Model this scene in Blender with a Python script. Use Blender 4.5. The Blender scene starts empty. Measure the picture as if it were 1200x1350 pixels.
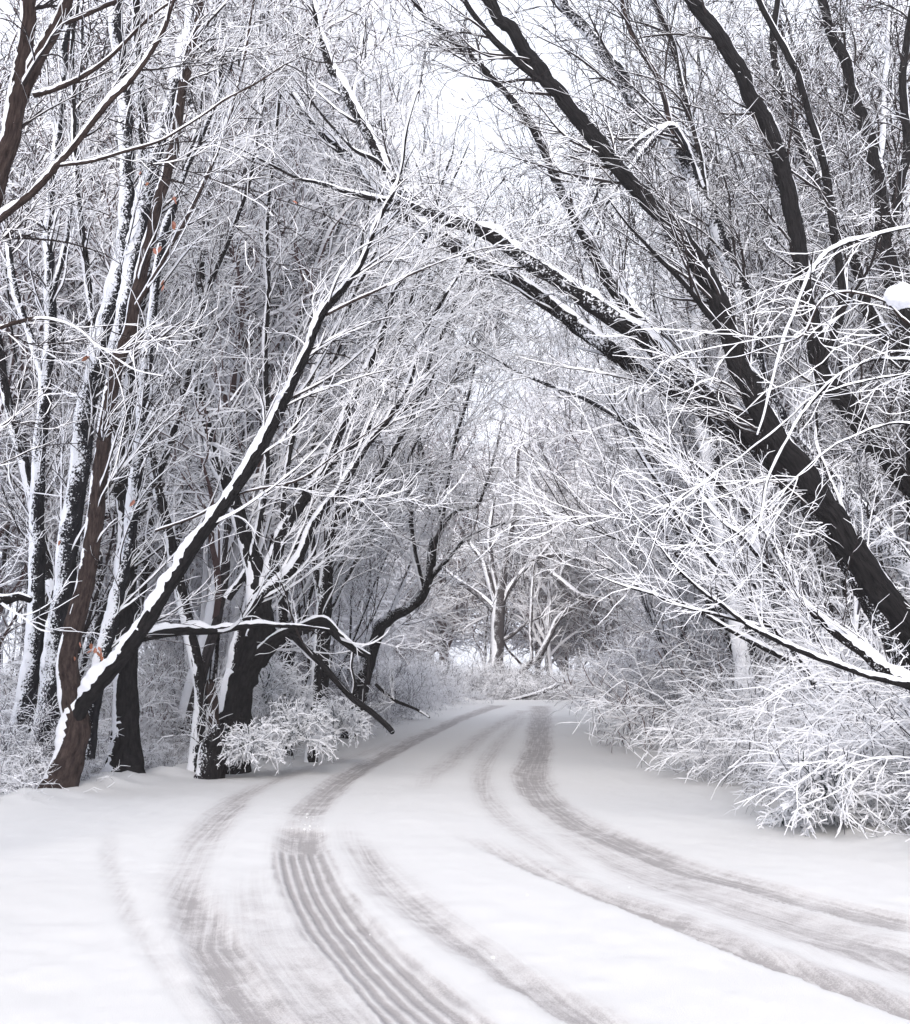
import bpy, math, random
import numpy as np
from mathutils import Matrix

# ------------------------------------------------------------------ camera, sky, sun, exposure
S = bpy.context.scene
C = S.collection
F = 1500.0                       # focal length in pixels of the 1200 px wide photograph
CAM_H = 1.5
PITCH = math.atan(225 / F)
cam = bpy.data.objects.new('camera', bpy.data.cameras.new('camera'))
C.objects.link(cam); S.camera = cam
cam.location = (0, 0, CAM_H)
cam.rotation_euler = (math.pi / 2 + PITCH, 0, 0)
cam.data.sensor_fit = 'HORIZONTAL'; cam.data.sensor_width = 36; cam.data.lens = 36 * F / 1200
cam.data.clip_end = 2000

SUN_EL, SUN_AZ = math.radians(32), math.radians(183)     # azimuth clockwise from +Y: behind the camera on the left
w = bpy.data.worlds.new('World'); S.world = w; w.use_nodes = True
nt = w.node_tree; nt.nodes.clear()
sky = nt.nodes.new('ShaderNodeTexSky'); sky.sky_type = 'NISHITA'; sky.sun_disc = False
sky.sun_elevation = SUN_EL; sky.sun_rotation = SUN_AZ; sky.dust_density = 5; sky.air_density = 1.0; sky.ozone_density = 1
hs = nt.nodes.new('ShaderNodeHueSaturation'); hs.inputs['Saturation'].default_value = 0.30
bg = nt.nodes.new('ShaderNodeBackground'); bg.inputs['Strength'].default_value = 0.15
wo = nt.nodes.new('ShaderNodeOutputWorld')
# a sheet of bright thin cloud over most of the sky
wtc = nt.nodes.new('ShaderNodeTexCoord'); wn = nt.nodes.new('ShaderNodeTexNoise'); wn.inputs['Scale'].default_value = 2.2; wn.inputs['Detail'].default_value = 5
wr = nt.nodes.new('ShaderNodeMapRange'); wr.inputs['From Min'].default_value = .3; wr.inputs['From Max'].default_value = .7; wr.inputs['To Min'].default_value = .80; wr.inputs['To Max'].default_value = .97
wm = nt.nodes.new('ShaderNodeMix'); wm.data_type = 'RGBA'; wm.inputs[7].default_value = (4.42, 4.62, 5.22, 1)
nt.links.new(wtc.outputs['Generated'], wn.inputs['Vector']); nt.links.new(wn.outputs[0], wr.inputs[0]); nt.links.new(wr.outputs[0], wm.inputs[0])
nt.links.new(sky.outputs[0], hs.inputs['Color']); nt.links.new(hs.outputs[0], wm.inputs[6]); nt.links.new(wm.outputs[2], bg.inputs['Color']); nt.links.new(bg.outputs[0], wo.inputs[0])
sl = bpy.data.lights.new('sun', 'SUN'); sl.energy = 1.4; sl.angle = math.radians(28); sl.color = (1, 0.925, 0.865)
so = bpy.data.objects.new('sun', sl); C.objects.link(so)
so.rotation_euler = (math.pi / 2 - SUN_EL, 0, -SUN_AZ + math.pi)
so.location = (-20, -30, 40)
S.view_settings.view_transform = 'Standard'; S.view_settings.look = 'None'
S.view_settings.exposure = 1.0; S.view_settings.gamma = 1; S.view_settings.use_curve_mapping = False
S.cycles.max_bounces = 8; S.cycles.diffuse_bounces = 8; S.cycles.glossy_bounces = 1; S.cycles.transmission_bounces = 1
S.cycles.volume_bounces = 1

# ------------------------------------------------------------------ helpers
rng = np.random.default_rng(7)
sp, cp = math.sin(PITCH), math.cos(PITCH)
def ray(px, py):
    u, v = (px - 600) / F, (675 - py) / F
    return np.array([u, cp - v * sp, sp + v * cp])
def at(px, py, d):                # the point at distance d down the road on the sight line through a photo pixel
    r = ray(px, py)
    return np.array([0, 0, CAM_H]) + r * (d / r[1])
def prof(y):                      # long profile of the road: level, a slight rise, a crest
    y = np.asarray(y, float)
    a = np.clip((y - 22) / 48, 0, 1)
    z = 0.47 * a * a * (3 - 2 * a)
    b = np.clip((y - 70) / 30, 0, 1)
    return z - 2.6 * b * b * (3 - 2 * b)
def on_ground(px, py):
    ds = np.concatenate([np.arange(3, 30, .02), np.arange(30, 72, .1)])
    r = ray(px, py)
    z = CAM_H + r[2] / r[1] * ds
    below = np.nonzero(z <= prof(ds))[0]
    d = ds[below[0]] if len(below) else 72.
    return at(px, py, d)
def curve_px(pts):                # pixel polyline on the road -> x as a function of y
    a = sorted([tuple(on_ground(p[0], p[1])[:2]) + tuple(p[2:]) for p in pts], key=lambda q: q[1])
    return np.array(a)
def smooth_interp(y, c, col=0):
    yy = np.linspace(c[0, 1], c[-1, 1], 400)
    ly = np.log(yy); v = np.interp(yy, c[:, 1], c[:, col])
    k = np.hanning(41); k /= k.sum()
    g = np.geomspace(c[0, 1], c[-1, 1], 400); v = np.interp(g, c[:, 1], c[:, col])
    vp = np.concatenate([2 * v[0] - v[20:0:-1], v, 2 * v[-1] - v[-2:-22:-1]])
    vs = np.convolve(vp, k, 'valid')
    return np.interp(y, g, vs)
def unit(v):
    return v / np.maximum(np.linalg.norm(v, axis=-1, keepdims=True), 1e-9)
def noise1(n, sm, r=rng, shape=None):
    m = n + 2 * sm + 2
    a = r.standard_normal(((shape,) if shape else ()) + (m,))
    k = np.hanning(2 * sm + 3); k /= math.sqrt((k * k).sum())
    f = lambda q: np.convolve(q, k, 'same')[sm + 1:sm + 1 + n]
    return np.array([f(q) for q in a]) if shape else f(a)
def vnoise(x, y, seed):           # smooth value noise on a lattice, vectorised
    xi, yi = np.floor(x).astype(np.int64), np.floor(y).astype(np.int64)
    fx, fy = x - xi, y - yi
    fx, fy = fx * fx * (3 - 2 * fx), fy * fy * (3 - 2 * fy)
    def h(a, b):
        n = (a * 374761393 + b * 668265263 + seed * 974634777) & 0x7fffffff
        n = ((n ^ (n >> 13)) * 1274126177) & 0x7fffffff
        return ((n ^ (n >> 16)) & 0xffff) / 32767.5 - 1
    return (h(xi, yi) * (1 - fx) + h(xi + 1, yi) * fx) * (1 - fy) + (h(xi, yi + 1) * (1 - fx) + h(xi + 1, yi + 1) * fx) * fy

def mesh(name, V, Q, mats, mi=None, smooth=False, uv=None):
    V = np.asarray(V, np.float32); Q = np.asarray(Q, np.int32); n = Q.shape[1]
    me = bpy.data.meshes.new(name)
    me.vertices.add(len(V)); me.vertices.foreach_set('co', V.ravel())
    me.loops.add(Q.size); me.loops.foreach_set('vertex_index', Q.ravel())
    me.polygons.add(len(Q)); me.polygons.foreach_set('loop_start', np.arange(0, Q.size, n, dtype=np.int32))
    me.polygons.foreach_set('loop_total', np.full(len(Q), n, np.int32))
    if mi is not None: me.polygons.foreach_set('material_index', np.asarray(mi, np.int32))
    me.polygons.foreach_set('use_smooth', np.full(len(Q), smooth))
    if uv is not None:
        l = me.uv_layers.new(name='UVMap'); l.data.foreach_set('uv', np.asarray(uv, np.float32).ravel())
    for m in mats: me.materials.append(m)
    me.update(); me.validate()
    return me
def obj(name, me, parent=None, loc=None):
    o = bpy.data.objects.new(name, me); C.objects.link(o)
    if parent is not None: o.parent = parent
    if loc is not None: o.location = loc
    return o
def thing(name, label, cat, loc, group=None):
    o = bpy.data.objects.new(name, None); C.objects.link(o); o.location = loc
    o.empty_display_size = .3
    o['label'] = label; o['category'] = cat
    if group: o['group'] = group
    return o

# ------------------------------------------------------------------ materials
def mat(name):
    m = bpy.data.materials.new(name); m.use_nodes = True
    n = m.node_tree; b = n.nodes['Principled BSDF']
    return m, n, b
def nd(n, t, **k):
    o = n.nodes.new(t)
    for a, v in k.items():
        if a in o.inputs: o.inputs[a].default_value = v
        else: setattr(o, a, v)
    return o
def ramp(n, src, p0, p1, c0=(0, 0, 0, 1), c1=(1, 1, 1, 1)):
    r = n.nodes.new('ShaderNodeValToRGB'); e = r.color_ramp.elements
    e[0].position, e[1].position = p0, p1; e[0].color, e[1].color = c0, c1
    n.links.new(src, r.inputs[0]); return r

def make_snow(name, bump=0.3, col=(.86, .875, .92)):
    m, n, b = mat(name)
    tc = nd(n, 'ShaderNodeTexCoord')
    no = nd(n, 'ShaderNodeTexNoise', Scale=35., Detail=4.); n.links.new(tc.outputs['Object'], no.inputs['Vector'])
    b.inputs['Base Color'].default_value = (*col, 1)
    b.inputs['Roughness'].default_value = .75
    b.inputs['Specular IOR Level'].default_value = .2
    bp = nd(n, 'ShaderNodeBump', Strength=bump, Distance=.02); n.links.new(no.outputs[0], bp.inputs['Height'])
    n.links.new(bp.outputs[0], b.inputs['Normal'])
    return m
M_SNOW = make_snow('branch_snow')
m, n, b = mat('twig_snow'); b.inputs['Base Color'].default_value = (.84, .85, .885, 1); b.inputs['Roughness'].default_value = .9
b.inputs['Specular IOR Level'].default_value = 0; M_TSNOW = m
def twig_mat(name, col):
    m, n, b = mat(name)
    b.inputs['Base Color'].default_value = (*col, 1); b.inputs['Roughness'].default_value = .9; b.inputs['Specular IOR Level'].default_value = .1
    return m
M_TWIG = twig_mat('dark_twig_bark', (.030, .024, .024))
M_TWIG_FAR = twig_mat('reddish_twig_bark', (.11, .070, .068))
M_TWIG_SHRUB = twig_mat('shrub_twig_bark', (.060, .056, .070))
M_NEEDLE = twig_mat('dark_evergreen_needles', (.022, .035, .038))
def make_bark(name, c0, c1, speck=.5, wind=(-.8, -.35, .45)):
    m, n, b = mat(name)
    uv = nd(n, 'ShaderNodeUVMap'); mp = nd(n, 'ShaderNodeMapping'); mp.inputs['Scale'].default_value = (26, 5, 1)
    n.links.new(uv.outputs[0], mp.inputs[0])
    no = nd(n, 'ShaderNodeTexNoise', Scale=1., Detail=6., Roughness=.65); n.links.new(mp.outputs[0], no.inputs['Vector'])
    r = ramp(n, no.outputs[0], .32, .68, (*c0, 1), (*c1, 1))
    # snow blown into the furrows of the windward side
    ge = nd(n, 'ShaderNodeNewGeometry'); dt = nd(n, 'ShaderNodeVectorMath', operation='DOT_PRODUCT')
    n.links.new(ge.outputs['Normal'], dt.inputs[0]); dt.inputs[1].default_value = wind
    tc = nd(n, 'ShaderNodeTexCoord')
    n2 = nd(n, 'ShaderNodeTexNoise', Scale=30., Detail=5., Roughness=.7); n.links.new(tc.outputs['Object'], n2.inputs['Vector'])
    n3 = nd(n, 'ShaderNodeTexNoise', Scale=2.2, Detail=2.); n.links.new(tc.outputs['Object'], n3.inputs['Vector'])
    a = nd(n, 'ShaderNodeMath', operation='MULTIPLY_ADD'); n.links.new(dt.outputs['Value'], a.inputs[0]); a.inputs[1].default_value = .22; n.links.new(n2.outputs[0], a.inputs[2])
    a2 = nd(n, 'ShaderNodeMath', operation='MULTIPLY_ADD'); n.links.new(n3.outputs[0], a2.inputs[0]); a2.inputs[1].default_value = .5; n.links.new(a.outputs[0], a2.inputs[2])
    th = ramp(n, a2.outputs[0], 1.12 - speck * .32, 1.14 - speck * .32)
    mx = nd(n, 'ShaderNodeMix', data_type='RGBA'); n.links.new(th.outputs[0], mx.inputs[0]); n.links.new(r.outputs[0], mx.inputs[6]); mx.inputs[7].default_value = (.84, .86, .91, 1)
    n.links.new(mx.outputs[2], b.inputs['Base Color'])
    b.inputs['Roughness'].default_value = .95; b.inputs['Specular IOR Level'].default_value = .05
    bp = nd(n, 'ShaderNodeBump', Strength=1., Distance=.05); n.links.new(no.outputs[0], bp.inputs['Height']); n.links.new(bp.outputs[0], b.inputs['Normal'])
    return m
M_BARK = make_bark('dark_wet_bark', (.005, .005, .006), (.026, .023, .024))
M_BARK_BROWN = make_bark('brown_bark', (.014, .010, .010), (.085, .062, .056), .3)
M_BARK_CLEAN = make_bark('charcoal_bark', (.005, .005, .006), (.027, .025, .026), .18)
M_BARK_SPECK = make_bark('snow_plastered_bark', (.005, .005, .007), (.028, .028, .032), .90)
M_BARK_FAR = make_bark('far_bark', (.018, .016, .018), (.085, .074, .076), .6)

# ------------------------------------------------------------------ ground and road
edgeL = curve_px([(-150, 1085), (0, 1057), (100, 1040), (200, 1022), (300, 1006), (380, 982), (450, 966), (500, 951), (545, 936), (575, 926), (600, 922.6)])
edgeR = curve_px([(1400, 1165), (1200, 1096), (1120, 1070), (1050, 1045), (980, 1020), (920, 985), (870, 958), (820, 936), (790, 926), (770, 922.6)])
def x_edge(y, e):
    y = np.asarray(y, float)
    v = smooth_interp(np.clip(y, e[0, 1], e[-1, 1]), e)
    s0 = (e[1, 0] - e[0, 0]) / (e[1, 1] - e[0, 1]); 
    v = v + np.where(y < e[0, 1], (y - e[0, 1]) * s0 * .5, 0)
    return v + np.where(y > e[-1, 1], (y - e[-1, 1]) * .10, 0)
# tyre tracks: pixel x, pixel y, width in metres, strength, sharpness of edge
TR = [
 ('A', [(150, 1085, .16, 0), (143, 1130, .16, .28), (170, 1200, .15, .30), (222, 1285, .13, .22), (270, 1350, .12, .15)]),
 ('B', [(630, 938, .7, .1), (540, 972, .5, .2), (450, 1000, .34, .35), (380, 1020, .30, .40), (322, 1045, .34, .62), (288, 1075, .42, .85), (268, 1103, .38, .60), (250, 1135, .34, .34), (246, 1160, .32, .60), (262, 1210, .36, .85), (305, 1280, .40, 1), (352, 1350, .40, 1.05), (420, 1430, .4, 1)]),
 ('B2', [(350, 1130, .3, 0), (330, 1180, .45, .25), (365, 1240, .5, .42), (430, 1310, .5, .6), (480, 1370, .5, .7), (560, 1450, .5, .7)]),
 ('C', [(655, 930, .8, .95), (610, 945, .6, 1.1), (560, 968, .52, 1.0), (510, 992, .5, 1.05), (462, 1018, .44, 1.15), (430, 1042, .42, .9), (405, 1066, .44, .8), (400, 1078, .44, .32), (398, 1089, .46, .40), (397, 1095, .46, 1.15), (396, 1120, .46, 1.2), (415, 1172, .46, 1.2), (455, 1230, .46, 1.15), (513, 1290, .46, 1.1), (578, 1350, .46, 1.1), (680, 1440, .46, 1.1)]),
 ('D', [(455, 1085, .3, .05), (475, 1115, .34, .45), (510, 1160, .36, .70), (570, 1210, .34, .70), (640, 1255, .30, .75), (710, 1298, .28, .9), (800, 1350, .28, .85), (920, 1410, .3, .8)]),
 ('E', [(690, 937, .7, .5), (640, 965, .55, .55), (602, 995, .5, .5), (568, 1022, .45, .35), (550, 1040, .4, .05)]),
 ('F', [(690, 945, .5, .3), (660, 975, .42, .45), (637, 1008, .34, .55), (634, 1035, .30, .55), (655, 1068, .3, .45), (700, 1105, .3, .35), (760, 1140, .3, .2)]),
 ('G', [(712, 931, 1.0, .9), (713, 950, .8, 1.1), (709, 985, .62, 1.15), (697, 1020, .60, 1.15), (712, 1050, .52, 1.05), (760, 1080, .46, 1.05), (830, 1111, .42, 1.1), (900, 1138, .40, 1.1), (1000, 1168, .42, 1.0), (1100, 1192, .44, .9), (1200, 1215, .46, .95), (1330, 1240, .46, .9)]),
 ('G2', [(700, 1060, .3, .1), (780, 1110, .5, .45), (900, 1165, .62, .65), (1050, 1212, .66, .8), (1200, 1256, .70, .85), (1400, 1310, .7, .85)]),
 ('H', [(600, 1095, .2, .02), (655, 1120, .22, .5), (720, 1148, .22, .7), (800, 1178, .20, .85), (870, 1206, .20, 1.1), (960, 1243, .20, 1.1), (1080, 1285, .20, 1.1), (1200, 1325, .20, 1.1), (1330, 1370, .2, 1.1)]),
]
TRC = [(k, curve_px(v)) for k, v in TR]
ny, nx = 500, 310
ys = np.geomspace(2.6, 104, ny)
cx = np.where(ys > 10, (x_edge(ys, edgeL) + x_edge(ys, edgeR)) / 2, 0) * np.clip((ys - 8) / 20, 0, 1)
Wd = np.minimum(.50 * ys + 2.2, 9.5)
tt = np.linspace(-1, 1, nx)
Y, Tt = np.meshgrid(ys, tt, indexing='ij')
X = cx[:, None] + Tt * Wd[:, None]
mask = np.zeros_like(X); rut = np.zeros_like(X); stripe_u = np.full_like(X, 9.)
for k, c in TRC:
    inside = (ys >= c[0, 1] * .98) & (ys <= c[-1, 1] * 1.02)
    xc = smooth_interp(ys, c, 0) if len(c) > 3 else np.interp(ys, c[:, 1], c[:, 0])
    wd = np.interp(ys, c[:, 1], c[:, 2]); st = np.interp(ys, c[:, 1], c[:, 3]) * np.where(inside, 1, 0)
    v = (X - xc[:, None]) / (wd[:, None] / 2)
    v = v + .12 * vnoise(Y * 1.1, X * 2 + 7 * len(k), 3) + .10 * vnoise(Y * 5, X * 12, 4)
    p = np.exp(-np.abs(v) ** (3.5 if k in 'CGH' else 2.2))
    if k == 'H': p = np.where(v < 0, np.exp(-np.abs(v) ** 6), np.exp(-np.abs(v / 1.8) ** 1.6))
    st2 = st[:, None] * (1 + .22 * vnoise(Y * 1.3, v * 3.0, 11 + ord(k[0])) + .10 * vnoise(Y * 4, v * 4, 5 + ord(k[0])))
    mask = np.maximum(mask, st2 * p) + .25 * np.minimum(mask, st2 * p)
    rut = np.maximum(rut, st[:, None] * np.exp(-np.abs(v) ** 4))
    if k == 'C':
        stripe_u = (X - xc[:, None]) / (wd[:, None])
        stripe_a = np.exp(-np.abs(v * .95) ** 8) * np.clip((10.95 - Y) / .15, 0, 1)[...]
xl, xr = x_edge(ys, edgeL)[:, None], x_edge(ys, edgeR)[:, None]
tnx = 0
dl = xl - X + .16 * vnoise(Y * 1.3, Y * 0, 21) + .07 * vnoise(Y * 4.3, Y * 0, 22)      # metres outside the left edge
dr = X - xr + .10 * vnoise(Y * 1.5, Y * 0, 23) + .07 * vnoise(Y * 4.7, Y * 0, 24)
out = np.maximum(dl, dr)
Z = prof(Y) + 0
Z += .055 * np.exp(-((out + .25) / .35) ** 2) * (1 + vnoise(Y * 2.2, X * 2, 31) + .6 * vnoise(Y * 5.5, X * 5, 32)) - .02
Z += .012 * vnoise(X * .9, Y * .7, 41) + .006 * vnoise(X * 3, Y * 2.5, 42) + .0050 * vnoise(X * 8, Y * 7, 43) - .006 * np.clip(vnoise(X * 6 + 9, Y * 6, 47) - .55, 0, 1)
Z += .012 * vnoise(X * 1.7 + 3, Y * .8, 44) + .010 * np.clip(vnoise(X * 5, Y * 2.6, 45), 0, 1) * np.exp(-mask * 3)
Z += .09 * np.exp(-((dl + .35) / .40) ** 2) * (1 + .5 * vnoise(Y * 1.7, Y * 0, 33))
Z += .012 * np.exp(-(mask - .35) ** 2 / .02) * (mask > .05)
Z -= .046 * np.clip(rut, 0, 1.1)
Z -= np.where(out > 0, 1.15 * (1 - np.exp(-(np.clip(out, 0, 9) / .75) ** 1.6)), 0)
cr = TRC[0][1]
V = np.stack([X, Y, Z], -1).reshape(-1, 3)
I = np.arange(ny * nx).reshape(ny, nx)
Q = np.stack([I[:-1, :-1], I[:-1, 1:], I[1:, 1:], I[1:, :-1]], -1).reshape(-1, 4)
# road coordinates: across (relative to the local direction of the tracks) and along
gC = dict(TRC)['C']; gG = dict(TRC)['G']
xC = smooth_interp(np.clip(ys, gC[0, 1], gC[-1, 1]), gC); xG = smooth_interp(np.clip(ys, gG[0, 1], gG[-1, 1]), gG)
u_ = (X - xC[:, None]) / (xG - xC)[:, None]                       # 0 on the left lane's tread, 1 on the right lane's
u_ = u_ * 2.6
m, n, b = mat('road_snow')
a1 = nd(n, 'ShaderNodeAttribute', attribute_name='worn'); a2 = nd(n, 'ShaderNodeAttribute', attribute_name='across')
a3 = nd(n, 'ShaderNodeAttribute', attribute_name='tread'); 
cb = nd(n, 'ShaderNodeCombineXYZ'); sx = nd(n, 'ShaderNodeSeparateXYZ'); tc = nd(n, 'ShaderNodeTexCoord')
n.links.new(tc.outputs['Object'], sx.inputs[0])
n.links.new(a2.outputs['Fac'], cb.inputs[0]); n.links.new(sx.outputs[1], cb.inputs[1])
mp = nd(n, 'ShaderNodeMapping'); mp.inputs['Scale'].default_value = (30, .40, 1); n.links.new(cb.outputs[0], mp.inputs[0])
st = nd(n, 'ShaderNodeTexNoise', Scale=1., Detail=5., Roughness=.62); n.links.new(mp.outputs[0], st.inputs['Vector'])
gr = nd(n, 'ShaderNodeTexNoise', Scale=95., Detail=4., Roughness=.7); n.links.new(tc.outputs['Object'], gr.inputs['Vector'])
bl = nd(n, 'ShaderNodeTexNoise', Scale=3.5, Detail=4., Roughness=.6); n.links.new(tc.outputs['Object'], bl.inputs['Vector'])
def math_(op, a, b_=None, c_=None, clamp=False):
    o = n.nodes.new('ShaderNodeMath'); o.operation = op; o.use_clamp = clamp
    for i, v in enumerate((a, b_, c_)):
        if v is None: continue
        if hasattr(v, 'links') or hasattr(v, 'is_linked'): n.links.new(v, o.inputs[i])
        else: o.inputs[i].default_value = v
    return o.outputs[0]
# stripes of the tread: five ribs across the band
sw = math_('MULTIPLY_ADD', math_('COSINE', math_('MULTIPLY', a3.outputs['Fac'], 2 * math.pi * 5.3)), .5, .5)
ta = nd(n, 'ShaderNodeAttribute', attribute_name='tread_strength')
sw2 = math_('MULTIPLY', sw, ta.outputs['Fac'])
mp2 = nd(n, 'ShaderNodeMapping'); mp2.inputs['Scale'].default_value = (20, 11, 1); n.links.new(cb.outputs[0], mp2.inputs[0])
ct = nd(n, 'ShaderNodeTexNoise', Scale=1., Detail=2., Roughness=.5); n.links.new(mp2.outputs[0], ct.inputs['Vector'])      # short marks of the tread blocks
fine = nd(n, 'ShaderNodeTexNoise', Scale=260., Detail=2.); n.links.new(tc.outputs['Object'], fine.inputs['Vector'])
streak = math_('ADD', math_('MULTIPLY_ADD', math_('SUBTRACT', st.outputs[0], .5), 3.0, 1.0), math_('MULTIPLY_ADD', math_('SUBTRACT', ct.outputs[0], .5), 1.1, math_('MULTIPLY', math_('SUBTRACT', fine.outputs[0], .5), 1.2)))
blot = math_('MULTIPLY_ADD', math_('SUBTRACT', bl.outputs[0], .5), 2.3, 1.0)
gran = math_('MULTIPLY_ADD', math_('SUBTRACT', gr.outputs[0], .5), 2.6, 1.0, clamp=False)
wv = math_('MULTIPLY', math_('MULTIPLY', math_('MULTIPLY', a1.outputs['Fac'], streak), blot), math_('MULTIPLY', gran, .84))
base = math_('MULTIPLY', wv, math_('MULTIPLY_ADD', ta.outputs['Fac'], -.6, 1.0))
wv2 = math_('MULTIPLY_ADD', math_('MULTIPLY', sw2, gran), .82, base, clamp=True)
rc = n.nodes.new('ShaderNodeValToRGB'); e = rc.color_ramp.elements
e[0].position = 0; e[0].color = (.74, .74, .738, 1); e[1].position = 1; e[1].color = (.37, .352, .352, 1)
x = e.new(.45); x.color = (.575, .558, .556, 1)
n.links.new(wv2, rc.inputs[0]); n.links.new(rc.outputs[0], b.inputs['Base Color'])
b.inputs['Roughness'].default_value = .7; b.inputs['Specular IOR Level'].default_value = .25
hgt = math_('ADD', math_('MULTIPLY_ADD', fine.outputs[0], .25, math_('MULTIPLY', sw2, -1.2)), math_('MULTIPLY_ADD', math_('MULTIPLY', st.outputs[0], a1.outputs['Fac']), -.8, math_('MULTIPLY', gr.outputs[0], .22)))
bp = nd(n, 'ShaderNodeBump', Strength=.9, Distance=.018); n.links.new(hgt, bp.inputs['Height']); n.links.new(bp.outputs[0], b.inputs['Normal'])
M_ROAD = m
me = mesh('snowy_road', V, Q, [M_ROAD], smooth=True)
for nm, arr in (('worn', mask), ('across', u_), ('tread', stripe_u), ('tread_strength', stripe_a)):
    at_ = me.attributes.new(nm, 'FLOAT', 'POINT'); at_.data.foreach_set('value', arr.astype(np.float32).ravel())
o = obj('snowy_road', me); o['kind'] = 'structure'; o['label'] = 'snow covered road with tyre tracks curving away to the right'

gx = np.concatenate([np.linspace(-420, -60, 12), np.linspace(-50, 50, 120), np.linspace(60, 420, 12)])
gy = np.concatenate([np.linspace(-60, 0, 12), np.linspace(1, 130, 150), np.linspace(140, 800, 14)])
GX, GY = np.meshgrid(gx, gy)
def floor_z(x, y):
    return prof(y) - .62 + .16 * vnoise(x * .45, y * .45, 51) + .07 * vnoise(x * 1.3, y * 1.3, 52)
GZ = floor_z(GX, GY); I = np.arange(GX.size).reshape(GX.shape)
m, n, b = mat('ground_snow'); M_GSNOW = m
b.inputs['Base Color'].default_value = (.84, .85, .88, 1); b.inputs['Roughness'].default_value = .8
no = nd(n, 'ShaderNodeTexNoise', Scale=6., Detail=6.); bp = nd(n, 'ShaderNodeBump', Strength=.6, Distance=.1)
tc = nd(n, 'ShaderNodeTexCoord'); n.links.new(tc.outputs['Object'], no.inputs['Vector'])
n.links.new(no.outputs[0], bp.inputs['Height']); n.links.new(bp.outputs[0], b.inputs['Normal'])
o = obj('ground', mesh('ground', np.stack([GX, GY, GZ], -1).reshape(-1, 3), np.stack([I[:-1, :-1], I[:-1, 1:], I[1:, 1:], I[1:, :-1]], -1).reshape(-1, 4), [M_GSNOW], smooth=True))
o['kind'] = 'structure'; o['label'] = 'snow covered woodland floor'

# ------------------------------------------------------------------ branches: polylines P (N, M, 3) with radii R (N, M)
def frames(P, U, smooth=0):
    T = unit(np.gradient(P, axis=1))
    Sd = np.cross(T, U); q = np.linalg.norm(Sd, axis=-1, keepdims=True)
    V = np.cross(Sd, T)
    if smooth:
        k = np.hanning(2 * smooth + 3)[1:-1]; k /= k.sum()
        Vp = np.pad(V, ((0, 0), (smooth, smooth), (0, 0)), mode='edge')
        V = np.stack([sum(k[j] * Vp[:, j:j + V.shape[1]] for j in range(2 * smooth + 1))], 0)[0]
        V = V - T * (V * T).sum(-1, keepdims=True)
    V = unit(V + 1e-5); Sd = unit(np.cross(T, V))
    return T, V, Sd, q
def ring_faces(N, M, K, closed=True):
    base = (np.arange(N)[:, None, None] * M + np.arange(M - 1)[None, :, None]) * K
    k = np.arange(K if closed else K - 1)[None, None, :]; k2 = (k + 1) % K
    return np.stack([base + k, base + k2, base + k2 + K, base + k + K], -1).reshape(-1, 4)
UP = np.array([0, 0, 1.])
def twig_mesh(name, sets, wind, snow, mats, r, three=1, low=.35):
    """twigs: bark below, a ridge of snow above; the last `three` sets have a three sided section"""
    Vs, Qs, Ms = [], [], []; off = 0
    U = unit(np.array(wind, float))
    for si, (P, R) in enumerate(sets):
        N, M, _ = P.shape; K = 3 if si >= len(sets) - three else 4
        T, Vv, Sd, q = frames(P, U)
        R_ = R[..., None]
        h = snow * (.35 + .9 * r.random((N, M, 1))) * (.30 + .70 * q) * np.clip(R_ / .006, .7, 2.2)
        end = np.ones((1, M, 1)); end[0, -1] = .35
        h = h * end; ws = R_ * 1.0 + h * .28
        if K == 4:
            ring = np.stack([P - Vv * R_ * .95, P + Sd * ws - Vv * R_ * low, P + Vv * (R_ * .6 + h), P - Sd * ws - Vv * R_ * low], 2); pat = [0, 1, 1, 0]
        else:
            ring = np.stack([P - Sd * ws - Vv * R_ * .6, P + Sd * ws - Vv * R_ * .6, P + Vv * (R_ * .5 + h)], 2); pat = [0, 1, 1]
        Vs.append(ring.reshape(-1, 3))
        Qs.append(ring_faces(N, M, K) + off); off += N * M * K
        Ms.append(np.tile(pat, N * (M - 1)))
    return mesh(name, np.concatenate(Vs), np.concatenate(Qs), mats, np.concatenate(Ms))
def bark_mesh(name, P, R, K, m, r, rough=.05):
    N, M, _ = P.shape
    T, Vv, Sd, q = frames(P, np.array([.05, -1, .02]), 4)
    th = np.arange(K) * 2 * math.pi / K
    nz = noise1(M, 2, r, N * K).reshape(N, K, M).transpose(0, 2, 1) * rough + noise1(M, 8, r, N * K).reshape(N, K, M).transpose(0, 2, 1) * rough * 1.1
    rr = R[..., None] * (1 + nz)
    ring = P[:, :, None] + (np.cos(th)[None, None, :, None] * Vv[:, :, None] + np.sin(th)[None, None, :, None] * Sd[:, :, None]) * rr[..., None]
    L = np.concatenate([np.zeros((N, 1)), np.cumsum(np.linalg.norm(np.diff(P, axis=1), axis=-1), 1)], 1)
    k = np.arange(K); circ = R.mean() * 6.28
    u0 = (k / K * circ)[None, None, :] + 0 * L[:, :-1, None]; u1 = ((k + 1) / K * circ)[None, None, :] + 0 * L[:, :-1, None]
    v0 = L[:, :-1, None] + 0 * u0; v1 = L[:, 1:, None] + 0 * u0
    uv = np.stack([np.stack([u0, v0], -1), np.stack([u1, v0], -1), np.stack([u1, v1], -1), np.stack([u0, v1], -1)], 3)
    return mesh(name, ring.reshape(-1, 3), ring_faces(N, M, K), [m], smooth=True, uv=uv.reshape(-1, 2))
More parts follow.
